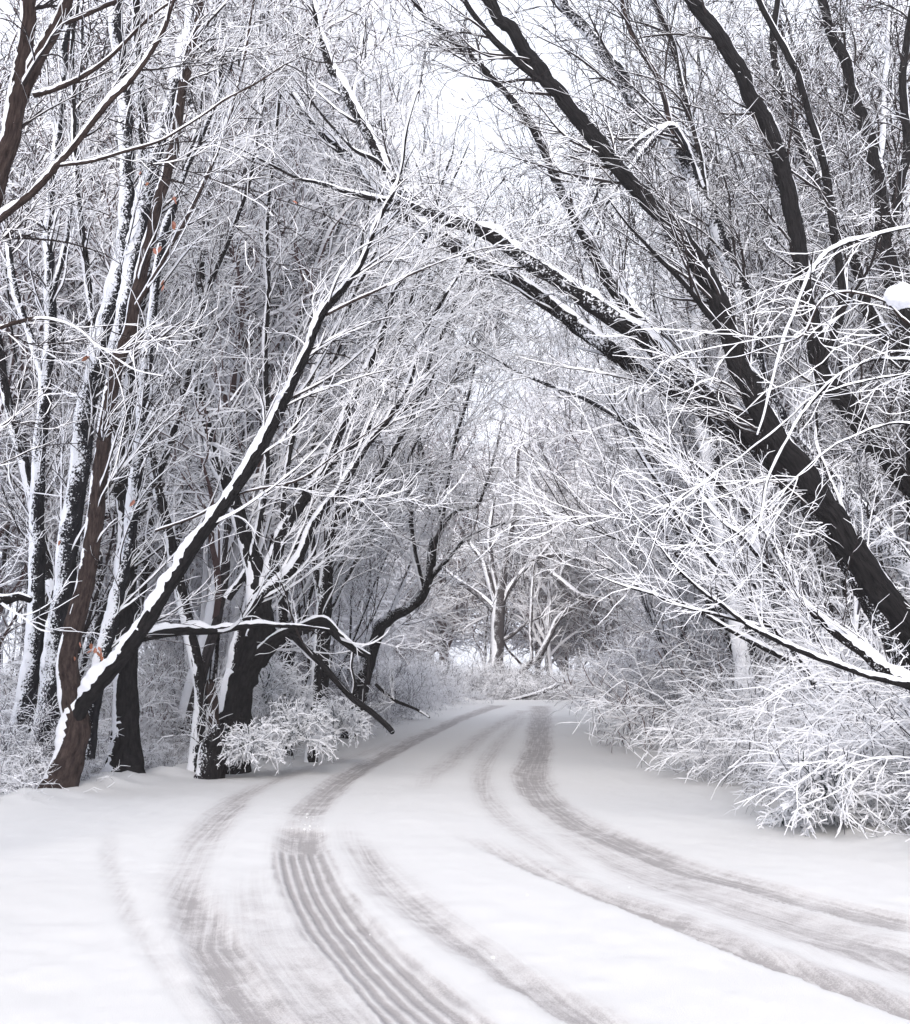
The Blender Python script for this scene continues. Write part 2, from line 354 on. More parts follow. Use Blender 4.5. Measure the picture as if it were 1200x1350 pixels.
def snow_cap_mesh(name, P, R, wind, depth, r, spread=72, gaps=.25, K=6, fade=True):
    """ragged ridge of snow lying along the windward / upper side of a limb"""
    N, M, _ = P.shape
    T, Vv, Sd, q = frames(P, unit(np.array(wind, float)), 3); q = q[..., 0]
    n1 = noise1(M, 3, r, N); n2 = noise1(M, 12, r, N); n3 = r.standard_normal((N, M))
    depth = depth * np.clip(R / R.max(), .22, 1) ** .8
    h = depth * (.35 + .65 * q) * (1 + .42 * n1 + .35 * n2 + .16 * n3)
    h = np.where(n2 * .75 + n1 * .35 < -1.45 + gaps * 1.6 * (1.25 - q), -R * .35, h)
    h = np.clip(h, -R * .35, depth * 2.2)
    A = np.radians(spread) * (1 + .0 * q)[..., None] * np.ones(2)
    A = A * (1 + .12 * r.standard_normal((N, M, 2)) + .14 * np.stack([noise1(M, 4, r, N), noise1(M, 4, r, N)], -1))
    A = np.clip(A, .35, 1.75)
    s = np.linspace(-1, 1, K)
    th = np.where(s[None, None] < 0, s[None, None] * A[..., :1], s[None, None] * A[..., 1:])
    bulge = np.cos(s * math.pi / 2 * .98) ** .55
    rad = R[..., None] * np.where(np.abs(s) > .99, .93, 1.0) + h[..., None] * bulge[None, None]
    ring = P[:, :, None] + (np.cos(th)[..., None] * Vv[:, :, None] + np.sin(th)[..., None] * Sd[:, :, None]) * rad[..., None]
    return mesh(name, ring.reshape(-1, 3), ring_faces(N, M, K, False), [M_SNOW], smooth=True)

def spawn(P, R, n, r, ang=(30, 60), length=(.5, 1.5), rad=.5, rmin=.004, rmax=1, S_=5, wob=.12, up=.05, bias=(0, 0, 0), t0=.1, t1=1., taper=.75, bias_amt=.0, lenpow=0.):
    N, M, _ = P.shape
    seg = np.linalg.norm(np.diff(P, axis=1), axis=-1); L = seg.sum(1)
    w_ = L / L.sum(); idx = r.choice(N, n, p=w_)
    t = (t0 + (t1 - t0) * r.random(n)) * (M - 1) * .9999
    i = t.astype(int); f = (t - i)[:, None]
    p0, p1 = P[idx, i], P[idx, i + 1]
    pos = p0 * (1 - f) + p1 * f; T = unit(p1 - p0)
    r0 = R[idx, i] * (1 - f[:, 0]) + R[idx, i + 1] * f[:, 0]
    a = np.radians(ang[0] + (ang[1] - ang[0]) * r.random(n))[:, None]
    pr = unit(np.cross(T, r.standard_normal((n, 3))))
    d = unit(np.cos(a) * T + np.sin(a) * pr + np.array(bias) * bias_amt)
    ln = (length[0] + (length[1] - length[0]) * r.random(n) ** 1.4) * (1 - lenpow * (t / (M - 1)))
    rr = np.clip(r0 * rad, rmin, rmax)
    out = [pos]; st = (ln / S_)[:, None]; dr = r.standard_normal((n, 3)) * wob * .5
    for k in range(S_):
        out.append(out[-1] + d * st)
        dr = dr * .6 + r.standard_normal((n, 3)) * wob
        d = unit(d + dr + np.array([0, 0, up]) + np.array(bias) * bias_amt * .3)
    P2 = np.stack(out, 1); R2 = rr[:, None] * (1 - taper * np.linspace(0, 1, S_ + 1))[None]
    return P2, np.maximum(R2, rmin * .55)

def catmull(pts, step):
    p = np.array(pts, float)                     # columns x y z r
    q = np.vstack([2 * p[0] - p[1], p, 2 * p[-1] - p[-2]]); out = []
    for i in range(1, len(q) - 2):
        a, b_, c_, d_ = q[i - 1], q[i], q[i + 1], q[i + 2]
        L = np.linalg.norm(c_[:3] - b_[:3]); m_ = max(2, int(L / step))
        t = np.linspace(0, 1, m_, endpoint=False)[:, None]
        out.append(.5 * ((2 * b_) + (-a + c_) * t + (2 * a - 5 * b_ + 4 * c_ - d_) * t ** 2 + (-a + 3 * b_ - 3 * c_ + d_) * t ** 3))
    out.append(p[-1:]); out = np.vstack(out)
    return out[:, :3], np.maximum(out[:, 3], .003)
def wiggle(P, r, amp):
    M = len(P); n_ = np.stack([noise1(M, 10, r), noise1(M, 10, r), noise1(M, 10, r)], -1) + .35 * np.stack([noise1(M, 4, r) for _ in range(3)], -1)
    n_ *= np.linspace(0, 1, M)[:, None] ** .4
    return P + n_ * amp * np.array([.35, 1, .35])
def resample(P, R, M):
    t = np.linspace(0, len(P) - 1, M); i = np.arange(len(P))
    return np.stack([np.interp(t, i, P[:, k]) for k in range(3)], -1), np.interp(t, i, R)

def hero(name, label, cat, limbs, seed, bark=None, wind=(-.55, -.15, 1), depth=1., gaps=.25, spread=72, dens=1., bias=(0, 0, .3), tw=1., snow=.011, step=.035, group=None, twigmat=None, l1=(.7, 2.9), wg=0., up=.03, sub=(6, 5), wf=.85):
    """limbs: list of dicts or lists of (px, py, d, width px); the first is the trunk.  a point whose py is None stands on the ground"""
    r = np.random.default_rng(seed); bark = bark or M_BARK
    lim = []
    for li in limbs:
        o_ = {}
        if isinstance(li, tuple): li, o_ = li
        pts = []
        for (px, py, d, w_) in li:
            if py is None:
                x = (px - 600) / F * d * 1.012; p = np.array([x, d, floor_z(np.array(x), np.array(d)) - .1])
            else: p = at(px, py, d)
            hh = max(0, p[2] + .6) if li is limbs[0] or (isinstance(limbs[0], tuple) and li is limbs[0][0]) else 9
            pts.append((*p, w_ / 2 * d / F * (wf + (1 - wf) * math.exp(-hh / .9))))
        if o_.get('tip', True):                       # run out into a thin tip
            a_, b_ = np.array(pts[-2]), np.array(pts[-1]); dv = unit(b_[:3] - a_[:3]); rr_ = b_[3]
            tl = min(1.6, .5 + rr_ * 30)
            for q_ in (.35, .7, 1.0):
                dv = unit(dv + r.standard_normal(3) * .12 + np.array([0, 0, .04]))
                pts.append((*(np.array(pts[-1][:3]) + dv * tl / 3), rr_ * (1 - .8 * q_) + .003))
        P, R = catmull(pts, step * (1.5 if pts[0][1] > 14.5 else 1))
        P = wiggle(P, r, .25 * R.mean() + .008 + wg)
        if py is not None and o_.get('end', True): pass
        lim.append((P, R, o_))
    base = lim[0][0][0]
    root = thing(name, label, cat, tuple(base), group)
    sets = []
    for i, (P, R, o_) in enumerate(lim):
        P = P - base
        if i == 0 and o_.get('flare', True):
            L = np.linalg.norm(P - P[0], axis=1); R = R * (1 + .55 * np.exp(-L / .35))
        rm = R.max(); K = 12 if rm > .08 else 8 if rm > .03 else 6
        me = bark_mesh('bark', P[None], R[None], K, o_.get('bark', bark), r, .05 if rm > .05 else .03)
        b_ = obj('trunk' if i == 0 else 'branch', me, root)
        dd = o_.get('depth', depth) * (.007 + min(.028, rm * .22))
        sm = snow_cap_mesh('snow_cap', P[None], R[None], o_.get('wind', wind), dd, r, o_.get('spread', spread) * .88, o_.get('gaps', gaps))
        obj('snow_cap', sm, b_)
        if o_.get('dens', 1) > 0:
            Q_, Rq = resample(P, R, 40); L = np.linalg.norm(np.diff(P, axis=0), axis=1).sum()
            sets.append((Q_, Rq, L * o_.get('dens', 1), o_.get('t0', .25 if i == 0 else .08)))
    if sets:
        PP = np.stack([s[0] for s in sets]); RR = np.stack([s[1] for s in sets]); tot = sum(s[2] for s in sets)
        tw_sets = []; Ps, Rs = [], []
        for q_, rq, L, t0 in sets:
            n1 = max(2, int(L * 2.1 * dens))
            a, b_ = spawn(q_[None], rq[None], n1, r, (20, 52), l1, .42, .006, .022, 12, .07, up, bias, t0, 1., .8, .5, .35)
            Ps.append(a); Rs.append(b_)
        P1, R1 = np.concatenate(Ps), np.concatenate(Rs)
        P2, R2 = spawn(P1, R1, int(len(P1) * sub[0] * tw), r, (18, 52), (.30, 1.4), .55, .0040, .009, 6, .19, up * .8, bias, .12, 1., .7, .25)
        P3, R3 = spawn(P2, R2, int(len(P2) * sub[1] * tw), r, (22, 60), (.08, .48), .7, .0030, .005, 3, .28, .03, bias, .15, 1., .5, .15)
        me = twig_mesh('twigs', [(P1, R1), (P2, R2), (P3, R3)], wind, snow, [twigmat or M_TWIG, M_TSNOW], r)
        t_ = obj('twigs', me, root); t_['kind'] = 'stuff'
    return root

# ------------------------------------------------------------------ background tree kinds (built once, then copied)
def proto_tree(seed, H, stems, lean, spread, n1, n2, n3, n4, bark, twigm, snow, r0=.16, thick=1.):
    r = np.random.default_rng(seed); Ps, Rs = [], []
    for s in range(stems):
        a = r.random() * 6.28; l_ = lean * (.3 + r.random())
        d = np.array([math.cos(a) * l_, math.sin(a) * l_, 1.]); p = np.array([0, 0, -.1]); d /= np.linalg.norm(d)
        pts = [p]; M = 22; h = H * (.75 + .3 * r.random())
        for k in range(M):
            p = p + d * h / M; pts.append(p)
            d = d + r.standard_normal(3) * .06 + np.array([0, 0, .04]); d /= np.linalg.norm(d)
        Ps.append(pts); rr = r0 * (.6 + .5 * r.random()) / math.sqrt(stems) * 1.3
        Rs.append(rr * (1 - .88 * np.linspace(0, 1, M + 1)))
    P0, R0 = np.array(Ps), np.array(Rs)
    P1, R1 = spawn(P0, R0, n1, r, (22, 50), (.18 * H, .38 * H), .5, .012, .08, 14, .07, .05, t0=.16, lenpow=.45, taper=.85)
    P2, R2 = spawn(P1, R1, n2, r, (25, 55), (.07 * H, .17 * H), .5, .008 * thick, .03, 7, .09, .03, t0=.15, taper=.8)
    P3, R3 = spawn(P2, R2, n3, r, (25, 60), (.03 * H, .08 * H), .55, .0055 * thick, .014, 4, .12, .02, t0=.12, taper=.7)
    P4, R4 = spawn(P3, R3, n4, r, (30, 65), (.014 * H, .04 * H), .7, .0045 * thick, .008, 2, .14, .0, t0=.12, taper=.5)
    tm = bark_mesh('bark', P0, R0, 8, bark, r)
    tsn = snow_cap_mesh('snow_cap', P0, R0, (-.5, -.3, .9), .03, r, 75, .5)
    cm = twig_mesh('twigs', [(P1, R1), (P2, R2), (P3, R3), (P4, R4)], (-.35, -.2, 1), snow, [twigm, M_TSNOW], r, 3, .85)
    return tm, tsn, cm
def proto_shrub(seed, H, W, stems, n2, n3, n4, twigm, snow, droop=.0, thick=1.):
    r = np.random.default_rng(seed); n = stems
    base = np.concatenate([r.normal(0, .12 * W, (n, 2)), np.full((n, 1), -.15)], 1)
    a = r.random(n) * 6.28; l_ = .15 + .9 * r.random(n)
    d = unit(np.stack([np.cos(a) * l_, np.sin(a) * l_, np.ones(n)], -1)); out = [base]; L = H * (.6 + .6 * r.random(n))
    for k in range(14):
        out.append(out[-1] + d * (L / 14)[:, None]); d = unit(d + r.standard_normal((n, 3)) * .10 - np.array([0, 0, droop * k / 6]))
    P1 = np.stack(out, 1); R1 = (.006 + .010 * r.random(n))[:, None] * thick * (1.3 - np.linspace(0, 1, 15))[None]
    P2, R2 = spawn(P1, R1, n2, r, (25, 65), (.25 * H, .5 * H), .6, .006 * thick, .012, 9, .11, -.02 - droop * .5, t0=.1, taper=.7)
    P3, R3 = spawn(P2, R2, n3, r, (30, 70), (.10 * H, .26 * H), .7, .0045 * thick, .009, 6, .13, -.02 - droop * .5, t0=.1, taper=.6)
    P4, R4 = spawn(P3, R3, n4, r, (30, 70), (.04 * H, .12 * H), .8, .004 * thick, .006, 2, .16, -.0 - droop * .5, t0=.1, taper=.5)
    return twig_mesh('branches', [(P1, R1), (P2, R2), (P3, R3), (P4, R4)], (-.3, -.2, 1), snow, [twigm, M_TSNOW], r, 3, .6)

TREES = [
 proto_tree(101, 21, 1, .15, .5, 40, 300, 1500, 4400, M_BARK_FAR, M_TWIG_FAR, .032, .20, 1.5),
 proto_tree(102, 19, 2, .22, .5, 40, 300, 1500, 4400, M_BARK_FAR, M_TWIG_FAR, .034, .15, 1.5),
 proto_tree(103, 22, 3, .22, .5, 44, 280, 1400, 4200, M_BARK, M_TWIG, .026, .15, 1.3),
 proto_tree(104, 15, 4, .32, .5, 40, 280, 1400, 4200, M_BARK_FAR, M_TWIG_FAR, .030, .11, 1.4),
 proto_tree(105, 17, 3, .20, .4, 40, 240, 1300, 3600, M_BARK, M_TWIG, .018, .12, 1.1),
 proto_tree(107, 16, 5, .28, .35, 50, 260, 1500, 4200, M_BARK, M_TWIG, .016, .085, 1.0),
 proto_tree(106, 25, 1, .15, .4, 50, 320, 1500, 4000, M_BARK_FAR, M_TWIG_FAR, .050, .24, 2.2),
]
SHRUBS = [
 proto_shrub(201, 2.1, 1.2, 24, 180, 1100, 3200, M_TWIG_SHRUB, .013, .04, 1.),
 proto_shrub(202, 1.5, 1.4, 24, 180, 1100, 3200, M_TWIG_SHRUB, .014, .10, 1.),
 proto_shrub(203, 3.0, 1.2, 20, 180, 1000, 3200, M_TWIG_FAR, .017, .03, 1.2),
 proto_shrub(204, 3.0, 2.6, 34, 300, 1700, 4200, M_TWIG_SHRUB, .013, .07, 1.),
]
tree_master, shrub_master = {}, {}
def plant_tree(k, x, y, rz, sc, label, group, tilt=(0, 0)):
    tm, ts, cm = TREES[k]
    root = thing('snowy_tree', label, 'tree', (x, y, float(floor_z(np.array(x), np.array(y)))), group)
    root.rotation_euler = (Matrix.Rotation(tilt[1], 3, 'Y') @ Matrix.Rotation(rz, 3, 'Z')).to_euler(); root.scale = (sc,) * 3
    t = obj('trunk', tm, root); obj('snow_cap', ts, t); c_ = obj('crown', cm, root); c_['kind'] = 'stuff'
def plant_shrub(k, x, y, rz, sc, label, group, dz=0.):
    o = obj('shrub', SHRUBS[k]); o.location = (x, y, float(floor_z(np.array(x), np.array(y))) + dz)
    o.rotation_euler = (0, 0, rz); o.scale = (sc * 1.15, sc * 1.15, sc); o['label'] = label; o['category'] = 'shrub'; o['group'] = group

# ------------------------------------------------------------------ the trees beside the road that can be told apart
RB = (.5, 0, .35)        # left-bank branches reach right and up
hero('multi_stemmed_tree', 'brown forked tree on the left bank, its long limb reaching up to the right', 'tree', [
  [(72, None, 16, 58), (84, 1020, 16, 52), (100, 965, 16, 50), (93, 905, 16, 48), (90, 860, 16, 42), (108, 790, 16, 38), (124, 700, 16, 36), (134, 610, 16, 34), (150, 500, 16, 32), (172, 420, 16, 29), (192, 340, 16, 27), (212, 260, 15.9, 24), (236, 150, 15.8, 22), (254, 60, 15.7, 20), (272, -40, 15.6, 17), (285, -120, 15.5, 13)],
  ([(84, 1000, 16, 34), (100, 945, 15.95, 38), (125, 905, 15.8, 38), (165, 862, 15.6, 34), (205, 800, 15.4, 31), (245, 735, 15.2, 29), (285, 680, 15, 27), (330, 612, 14.8, 25), (370, 535, 14.6, 22), (400, 475, 14.4, 19), (425, 417, 14.2, 17), (455, 378, 14.1, 14), (476, 347, 14, 12), (500, 290, 13.9, 10), (518, 255, 13.8, 8), (530, 215, 13.7, 5)], dict(bark=M_BARK_CLEAN, spread=86, depth=1.9, gaps=.02, wind=(-.6, -.05, 1), t0=.3)),
  ([(112, 1000, 16.3, 40), (122, 930, 16.4, 36), (140, 850, 16.6, 32), (158, 770, 16.8, 30), (172, 690, 17, 27), (185, 600, 17, 25), (192, 510, 17, 23), (200, 420, 17, 20), (215, 320, 17, 16), (240, 240, 17, 12), (270, 170, 17, 9), (300, 100, 17, 7), (330, 20, 17, 5)], dict(bark=M_BARK_SPECK)),
  ([(430, 415, 14.2, 8), (470, 395, 14, 7), (520, 372, 13.8, 6), (570, 350, 13.6, 4), (610, 335, 13.4, 3)], dict(dens=1.5)),
  ([(205, 700, 15.4, 7), (260, 680, 15.2, 6), (320, 650, 15, 6), (390, 635, 14.8, 5), (440, 600, 14.8, 4), (500, 560, 14.8, 3)], {}),
  ([(170, 420, 16, 10), (215, 345, 15.7, 9), (258, 265, 15.4, 8), (290, 190, 15.2, 8), (315, 110, 15, 7), (330, 30, 15, 6), (340, -40, 15, 5)], dict(depth=1.4)),
 ], 11, bark=M_BARK_BROWN, wind=(-1, .1, .55), depth=.95, gaps=.15, spread=66, bias=RB, dens=.95, wf=0.6)
hero('leaning_tree', 'dark trunk rising just behind the brown forked tree with snow packed down its left side', 'tree', [
  [(55, None, 17.5, 52), (62, 960, 17.5, 46), (72, 870, 17.5, 42), (82, 790, 17.5, 40), (92, 710, 17.5, 38), (104, 620, 17.5, 36), (118, 530, 17.5, 38), (135, 440, 17.5, 36), (158, 350, 17.4, 30), (168, 240, 17.3, 30), (162, 120, 17.2, 28), (152, 30, 17.1, 26), (145, -60, 17, 24)],
  ([(150, 470, 17.4, 34), (168, 400, 17.3, 32), (186, 300, 17.2, 32), (205, 210, 17, 30), (232, 110, 16.9, 28), (256, 20, 16.8, 24), (275, -60, 16.8, 20)], dict(spread=84, depth=1.3, gaps=0.05)),
 ], 12, bark=M_BARK_SPECK, wind=(-1, .1, .4), depth=1.1, gaps=.18, spread=68, bias=(.2, 0, .35), dens=.8, wf=0.68)
hero('near_tree', 'forked trunk in the top left corner with snow on the left of each fork', 'tree', [
  [(-190, None, 9, 60), (-130, 900, 9, 54), (-80, 600, 9, 46), (-40, 420, 9, 40), (-12, 290, 9, 36), (5, 205, 9, 32), (20, 140, 9, 30), (33, 60, 9, 26), (45, -30, 9, 24), (55, -120, 9, 20)],
  ([(20, 145, 9, 26), (42, 92, 9, 24), (66, 48, 9, 21), (88, 5, 9, 18), (112, -50, 9, 15)], dict(spread=85)),
  ([(-30, 310, 8.6, 13), (0, 288, 8.5, 12), (40, 255, 8.4, 12), (75, 218, 8.3, 11), (110, 178, 8.2, 10), (142, 140, 8.1, 9), (180, 95, 8, 8), (215, 40, 8, 7), (235, -20, 8, 5)], dict(depth=1.5, spread=88, bark=M_BARK_BROWN, gaps=0)),
  ([(75, 218, 8.3, 6), (120, 212, 8.2, 6), (170, 196, 8.1, 5), (220, 180, 8, 4), (270, 150, 8, 3)], {}),
  ([(45, 125, 9, 10), (75, 115, 8.9, 9), (110, 100, 8.8, 8), (150, 70, 8.7, 6), (205, 15, 8.6, 4)], {}),
  ([(85, 30, 9, 9), (130, 10, 9, 8), (175, -8, 9, 6)], {}),
  ([(-20, 440, 9, 8), (20, 425, 8.8, 7), (60, 420, 8.6, 6), (100, 432, 8.5, 4), (130, 455, 8.4, 3)], {}),
 ], 13, bark=M_BARK_BROWN, wind=(-1, .1, .5), depth=.9, gaps=.05, spread=80, bias=(.4, 0, .15), dens=.75, l1=(.4, 1.3), sub=(6, 5), snow=.008, wf=0.85)
hero('plastered_tree', 'pale trunk at the far left plastered white down its left side', 'tree', [
  [(5, None, 18.5, 52), (14, 1000, 18.5, 44), (34, 930, 18.5, 36), (46, 850, 18.5, 32), (50, 770, 18.5, 30), (48, 690, 18.5, 27), (52, 600, 18.5, 25), (60, 510, 18.5, 23), (68, 420, 18.5, 21), (64, 320, 18.5, 18), (72, 220, 18.5, 15), (84, 120, 18.5, 13), (90, 20, 18.5, 11), (95, -60, 18.5, 8)],
  [(58, 500, 18.5, 14), (40, 440, 18.6, 12), (20, 380, 18.7, 11), (8, 300, 18.8, 10), (-10, 200, 18.8, 8)],
  [(66, 400, 18.5, 10), (85, 330, 18.5, 9), (95, 250, 18.5, 8), (104, 150, 18.5, 7), (108, 40, 18.5, 6)],
 ], 14, bark=M_BARK_SPECK, wind=(-1, -.1, .45), depth=1.3, gaps=.1, spread=80, bias=(.1, 0, .3), dens=.9, wf=0.68)
hero('slanting_tree', 'thin dark stem slanting down from the left edge of the wood', 'tree', [
  [(120, None, 21, 26), (90, 860, 21, 22), (60, 740, 21, 19), (38, 640, 21, 17), (18, 560, 21, 15), (2, 480, 21, 14), (-12, 380, 21, 11), (-20, 280, 21, 8)],
 ], 15, bark=M_BARK, bias=(-.1, 0, .3), dens=.9, wf=0.85)
hero('overhanging_tree', 'black horizontal limb under a thick roll of snow poking in at the left edge', 'tree', [
  ([(-160, None, 15, 50), (-150, 900, 15, 46), (-140, 700, 15, 40), (-130, 500, 15, 30), (-120, 300, 15, 20)], dict(dens=.3)),
  ([(-140, 860, 15, 30), (-80, 815, 15, 24), (-30, 795, 15, 19), (5, 792, 15, 16), (25, 786, 15, 13), (40, 790, 15, 11)], dict(depth=1.6, gaps=0, spread=60, wind=(0, 0, 1), dens=.3, tip=False)),
 ], 16, bark=M_BARK, bias=(.3, 0, .1), dens=.7)
hero('old_trunk', 'thick black trunk with a flared foot between the brown forked tree and the broken stump', 'tree', [
  [(168, None, 18, 84), (165, 1000, 18, 52), (166, 930, 18, 38), (168, 850, 18, 36), (163, 780, 18, 33), (166, 700, 18, 32), (164, 620, 18, 30), (170, 540, 18, 26), (180, 460, 18, 23), (190, 370, 18, 20), (193, 270, 18, 18), (188, 160, 18, 16), (182, 60, 18, 14), (180, -50, 18, 12)],
  ([(166, 640, 18, 16), (150, 560, 18.1, 15), (130, 470, 18.2, 14), (118, 380, 18.3, 12), (105, 280, 18.3, 11), (98, 160, 18.3, 9), (96, 50, 18.3, 7)], {}),
  ([(166, 850, 18, 13), (200, 838, 17.8, 14), (240, 832, 17.6, 15), (285, 832, 17.6, 13), (300, 830, 17.6, 12)], dict(depth=2, gaps=0, wind=(0, 0, 1), dens=.5)),
 ], 17, bark=M_BARK_CLEAN, wind=(-.9, -.2, .8), depth=.9, gaps=.4, spread=60, bias=(.2, 0, .35), dens=.8, wf=0.8)
hero('bowed_stem', 'slim grey stem bowing down to the right of the thick black trunk', 'tree', [
  [(268, None, 19, 26), (266, 930, 19, 22), (262, 890, 19, 20), (252, 840, 19, 19), (238, 780, 19, 18), (224, 710, 19, 17), (208, 645, 19, 16), (196, 580, 19, 15), (190, 510, 19, 14), (196, 430, 19, 12), (212, 340, 19, 10), (236, 250, 19, 9), (262, 160, 19, 7), (280, 60, 19, 6), (290, -40, 19, 5)],
  [(205, 640, 19, 11), (232, 560, 18.9, 10), (250, 480, 18.8, 10), (268, 400, 18.7, 9), (300, 320, 18.6, 8), (330, 230, 18.5, 7), (345, 140, 18.5, 6), (352, 40, 18.5, 5)],
 ], 18, bark=M_BARK, depth=.8, gaps=.3, bias=(.3, 0, .35), dens=.9, wf=0.85)
hero('big_dark_tree', 'big black tree on the left verge with a humped low limb reaching toward the road', 'tree', [
  [(300, None, 20, 84), (310, 930, 20, 66), (322, 880, 20, 62), (340, 835, 20, 58), (342, 790, 20, 50), (334, 745, 20.1, 38), (318, 690, 20.2, 32), (300, 640, 20.2, 30), (280, 595, 20.2, 28), (266, 540, 20.2, 26), (260, 470, 20.2, 24), (262, 390, 20.2, 21), (270, 310, 20.2, 17), (282, 220, 20.2, 14), (290, 120, 20.2, 12), (296, 20, 20.2, 10), (300, -60, 20.2, 8)],
  ([(345, 805, 20, 32), (356, 760, 19.9, 28), (372, 705, 19.8, 24), (400, 660, 19.7, 22), (425, 625, 19.6, 20), (446, 575, 19.5, 18), (470, 515, 19.4, 16), (498, 455, 19.3, 14), (515, 400, 19.2, 12), (545, 340, 19.1, 9), (570, 290, 19, 7), (585, 230, 19, 5)], dict(depth=1.2)),
  ([(308, 880, 19.4, 20), (322, 820, 19.2, 20), (345, 785, 19, 19), (388, 748, 18.8, 18), (412, 692, 18.6, 17), (448, 645, 18.5, 15), (482, 590, 18.4, 14), (510, 555, 18.3, 12), (536, 512, 18.2, 11), (553, 460, 18.1, 9), (566, 425, 18, 8), (590, 385, 18, 7), (612, 350, 18, 5)], dict(depth=1.2, spread=78, gaps=.05, bark=M_BARK, dens=.8)),
  ([(340, 872, 19.8, 38), (362, 846, 19.5, 28), (392, 832, 19.2, 24), (424, 820, 19, 22), (445, 836, 18.9, 18), (468, 856, 18.8, 15), (486, 866, 18.7, 11)], dict(depth=1.3, gaps=.3, spread=46, wind=(-.2, .3, 1), dens=.6, bark=M_BARK_CLEAN, tip=False)),
  ([(466, 858, 18.8, 7), (464, 880, 18.8, 6), (468, 900, 18.8, 6), (463, 922, 18.9, 4)], dict(dens=0, tip=False, depth=.3)),
  ([(485, 862, 18.7, 8), (486, 885, 18.7, 7), (481, 905, 18.7, 6), (479, 928, 18.8, 4)], dict(dens=0, tip=False, depth=.3)),
  ([(300, 790, 20, 14), (330, 740, 20, 13), (350, 640, 19.9, 12), (352, 560, 19.8, 11), (350, 470, 19.7, 11), (354, 380, 19.6, 10), (352, 290, 19.5, 9), (360, 200, 19.4, 8), (372, 110, 19.3, 7), (380, 20, 19.2, 6)], {}),
  ([(372, 705, 19.8, 12), (376, 640, 19.8, 11), (390, 560, 19.8, 10), (410, 500, 19.7, 10), (440, 440, 19.6, 9), (470, 380, 19.5, 8), (500, 320, 19.5, 6), (520, 270, 19.5, 5)], {}),
  ([(425, 625, 19.6, 10), (455, 595, 19.5, 9), (490, 575, 19.4, 8), (512, 560, 19.3, 7), (545, 530, 19.2, 5)], {}),
 ], 19, bark=M_BARK_CLEAN, wind=(-.8, -.2, .8), depth=.9, gaps=.35, spread=66, bias=(.35, 0, .3), dens=.85, wf=0.66)
hero('leaning_pole', 'dead dark pole leaning from the humped limb down to the snowy verge', 'branch', [
  ([(518, 966, 18.2, 7), (512, 958, 18.3, 8), (490, 938, 18.5, 9), (466, 920, 18.5, 10), (440, 893, 18.4, 10), (418, 868, 18.4, 10), (395, 846, 18.5, 9), (382, 835, 18.6, 8)], dict(dens=.12, t0=.5, flare=False, tip=False)),
 ], 20, bark=M_BARK_CLEAN, depth=.15, gaps=2.4, dens=.4)
hero('fallen_stick', 'short dark stick poking out of the snow at the left road edge', 'branch', [
  ([(566, 946, 25.8, 3), (556, 939, 26, 4), (540, 931, 26.2, 4), (522, 924, 26.4, 5), (508, 914, 26.6, 5), (496, 902, 26.8, 5)], dict(dens=.5, flare=False, tip=False)),
 ], 21, bark=M_BARK_CLEAN, depth=.15, gaps=2.4, dens=.6, l1=(.2, .6))
hero('broken_stump', 'broken brown stump standing in a dark mound between trunks on the left', 'stump', [
  ([(281, None, 19, 30), (279, 985, 19, 22), (276, 945, 19, 19), (273, 920, 19, 17), (273, 898, 19, 15)], dict(dens=.3, flare=False, tip=False)),
 ], 22, bark=M_BARK_BROWN, depth=.5, gaps=.5, spread=45, dens=.8, l1=(.3, .8), wf=1.)
hero('rotten_stump', 'squat black rotten stump at the road edge in front of the broken brown one', 'stump', [
  ([(284, None, 18.6, 40), (282, 1000, 18.6, 36), (284, 978, 18.6, 28), (288, 960, 18.6, 14)], dict(dens=.8, flare=False, tip=False)),
 ], 27, bark=M_BARK, depth=.6, gaps=.9, spread=50, dens=.9, l1=(.3, .8), wf=1.)
hero('crooked_tree', 'crooked black tree left of the far end of the road with a kinked trunk', 'tree', [
  [(452, None, 31, 30), (492, 850, 31, 26), (512, 817, 31, 24), (540, 800, 31, 22), (560, 780, 31, 19), (569, 748, 31, 18), (572, 715, 31, 17), (582, 692, 31, 15), (576, 660, 31, 12), (560, 610, 31, 10), (550, 560, 31, 9), (556, 500, 31, 8), (570, 440, 31, 7), (575, 380, 31, 5)],
  ([(570, 760, 31, 9), (592, 735, 30.8, 8), (612, 712, 30.6, 7), (634, 700, 30.4, 6), (665, 690, 30.2, 5), (700, 684, 30, 4)], {}),
  ([(560, 785, 31, 12), (546, 730, 31, 12), (541, 690, 31, 11), (543, 660, 31, 10), (538, 640, 31, 9), (552, 615, 31, 8), (550, 570, 31, 6)], {}),
  ([(584, 690, 31, 10), (604, 672, 30.8, 8), (628, 668, 30.6, 7), (640, 640, 30.5, 6), (652, 600, 30.4, 4)], {}),
  ([(582, 692, 31, 9), (590, 640, 31, 8), (600, 580, 31, 7), (618, 520, 31, 6), (630, 450, 31, 5), (642, 400, 31, 4)], {}),
 ], 23, bark=M_BARK, depth=.6, gaps=.5, spread=58, bias=(.1, 0, .25), dens=.95, snow=.016, twigmat=M_TWIG_FAR, step=.07, l1=(.8, 2.8), wf=.66)
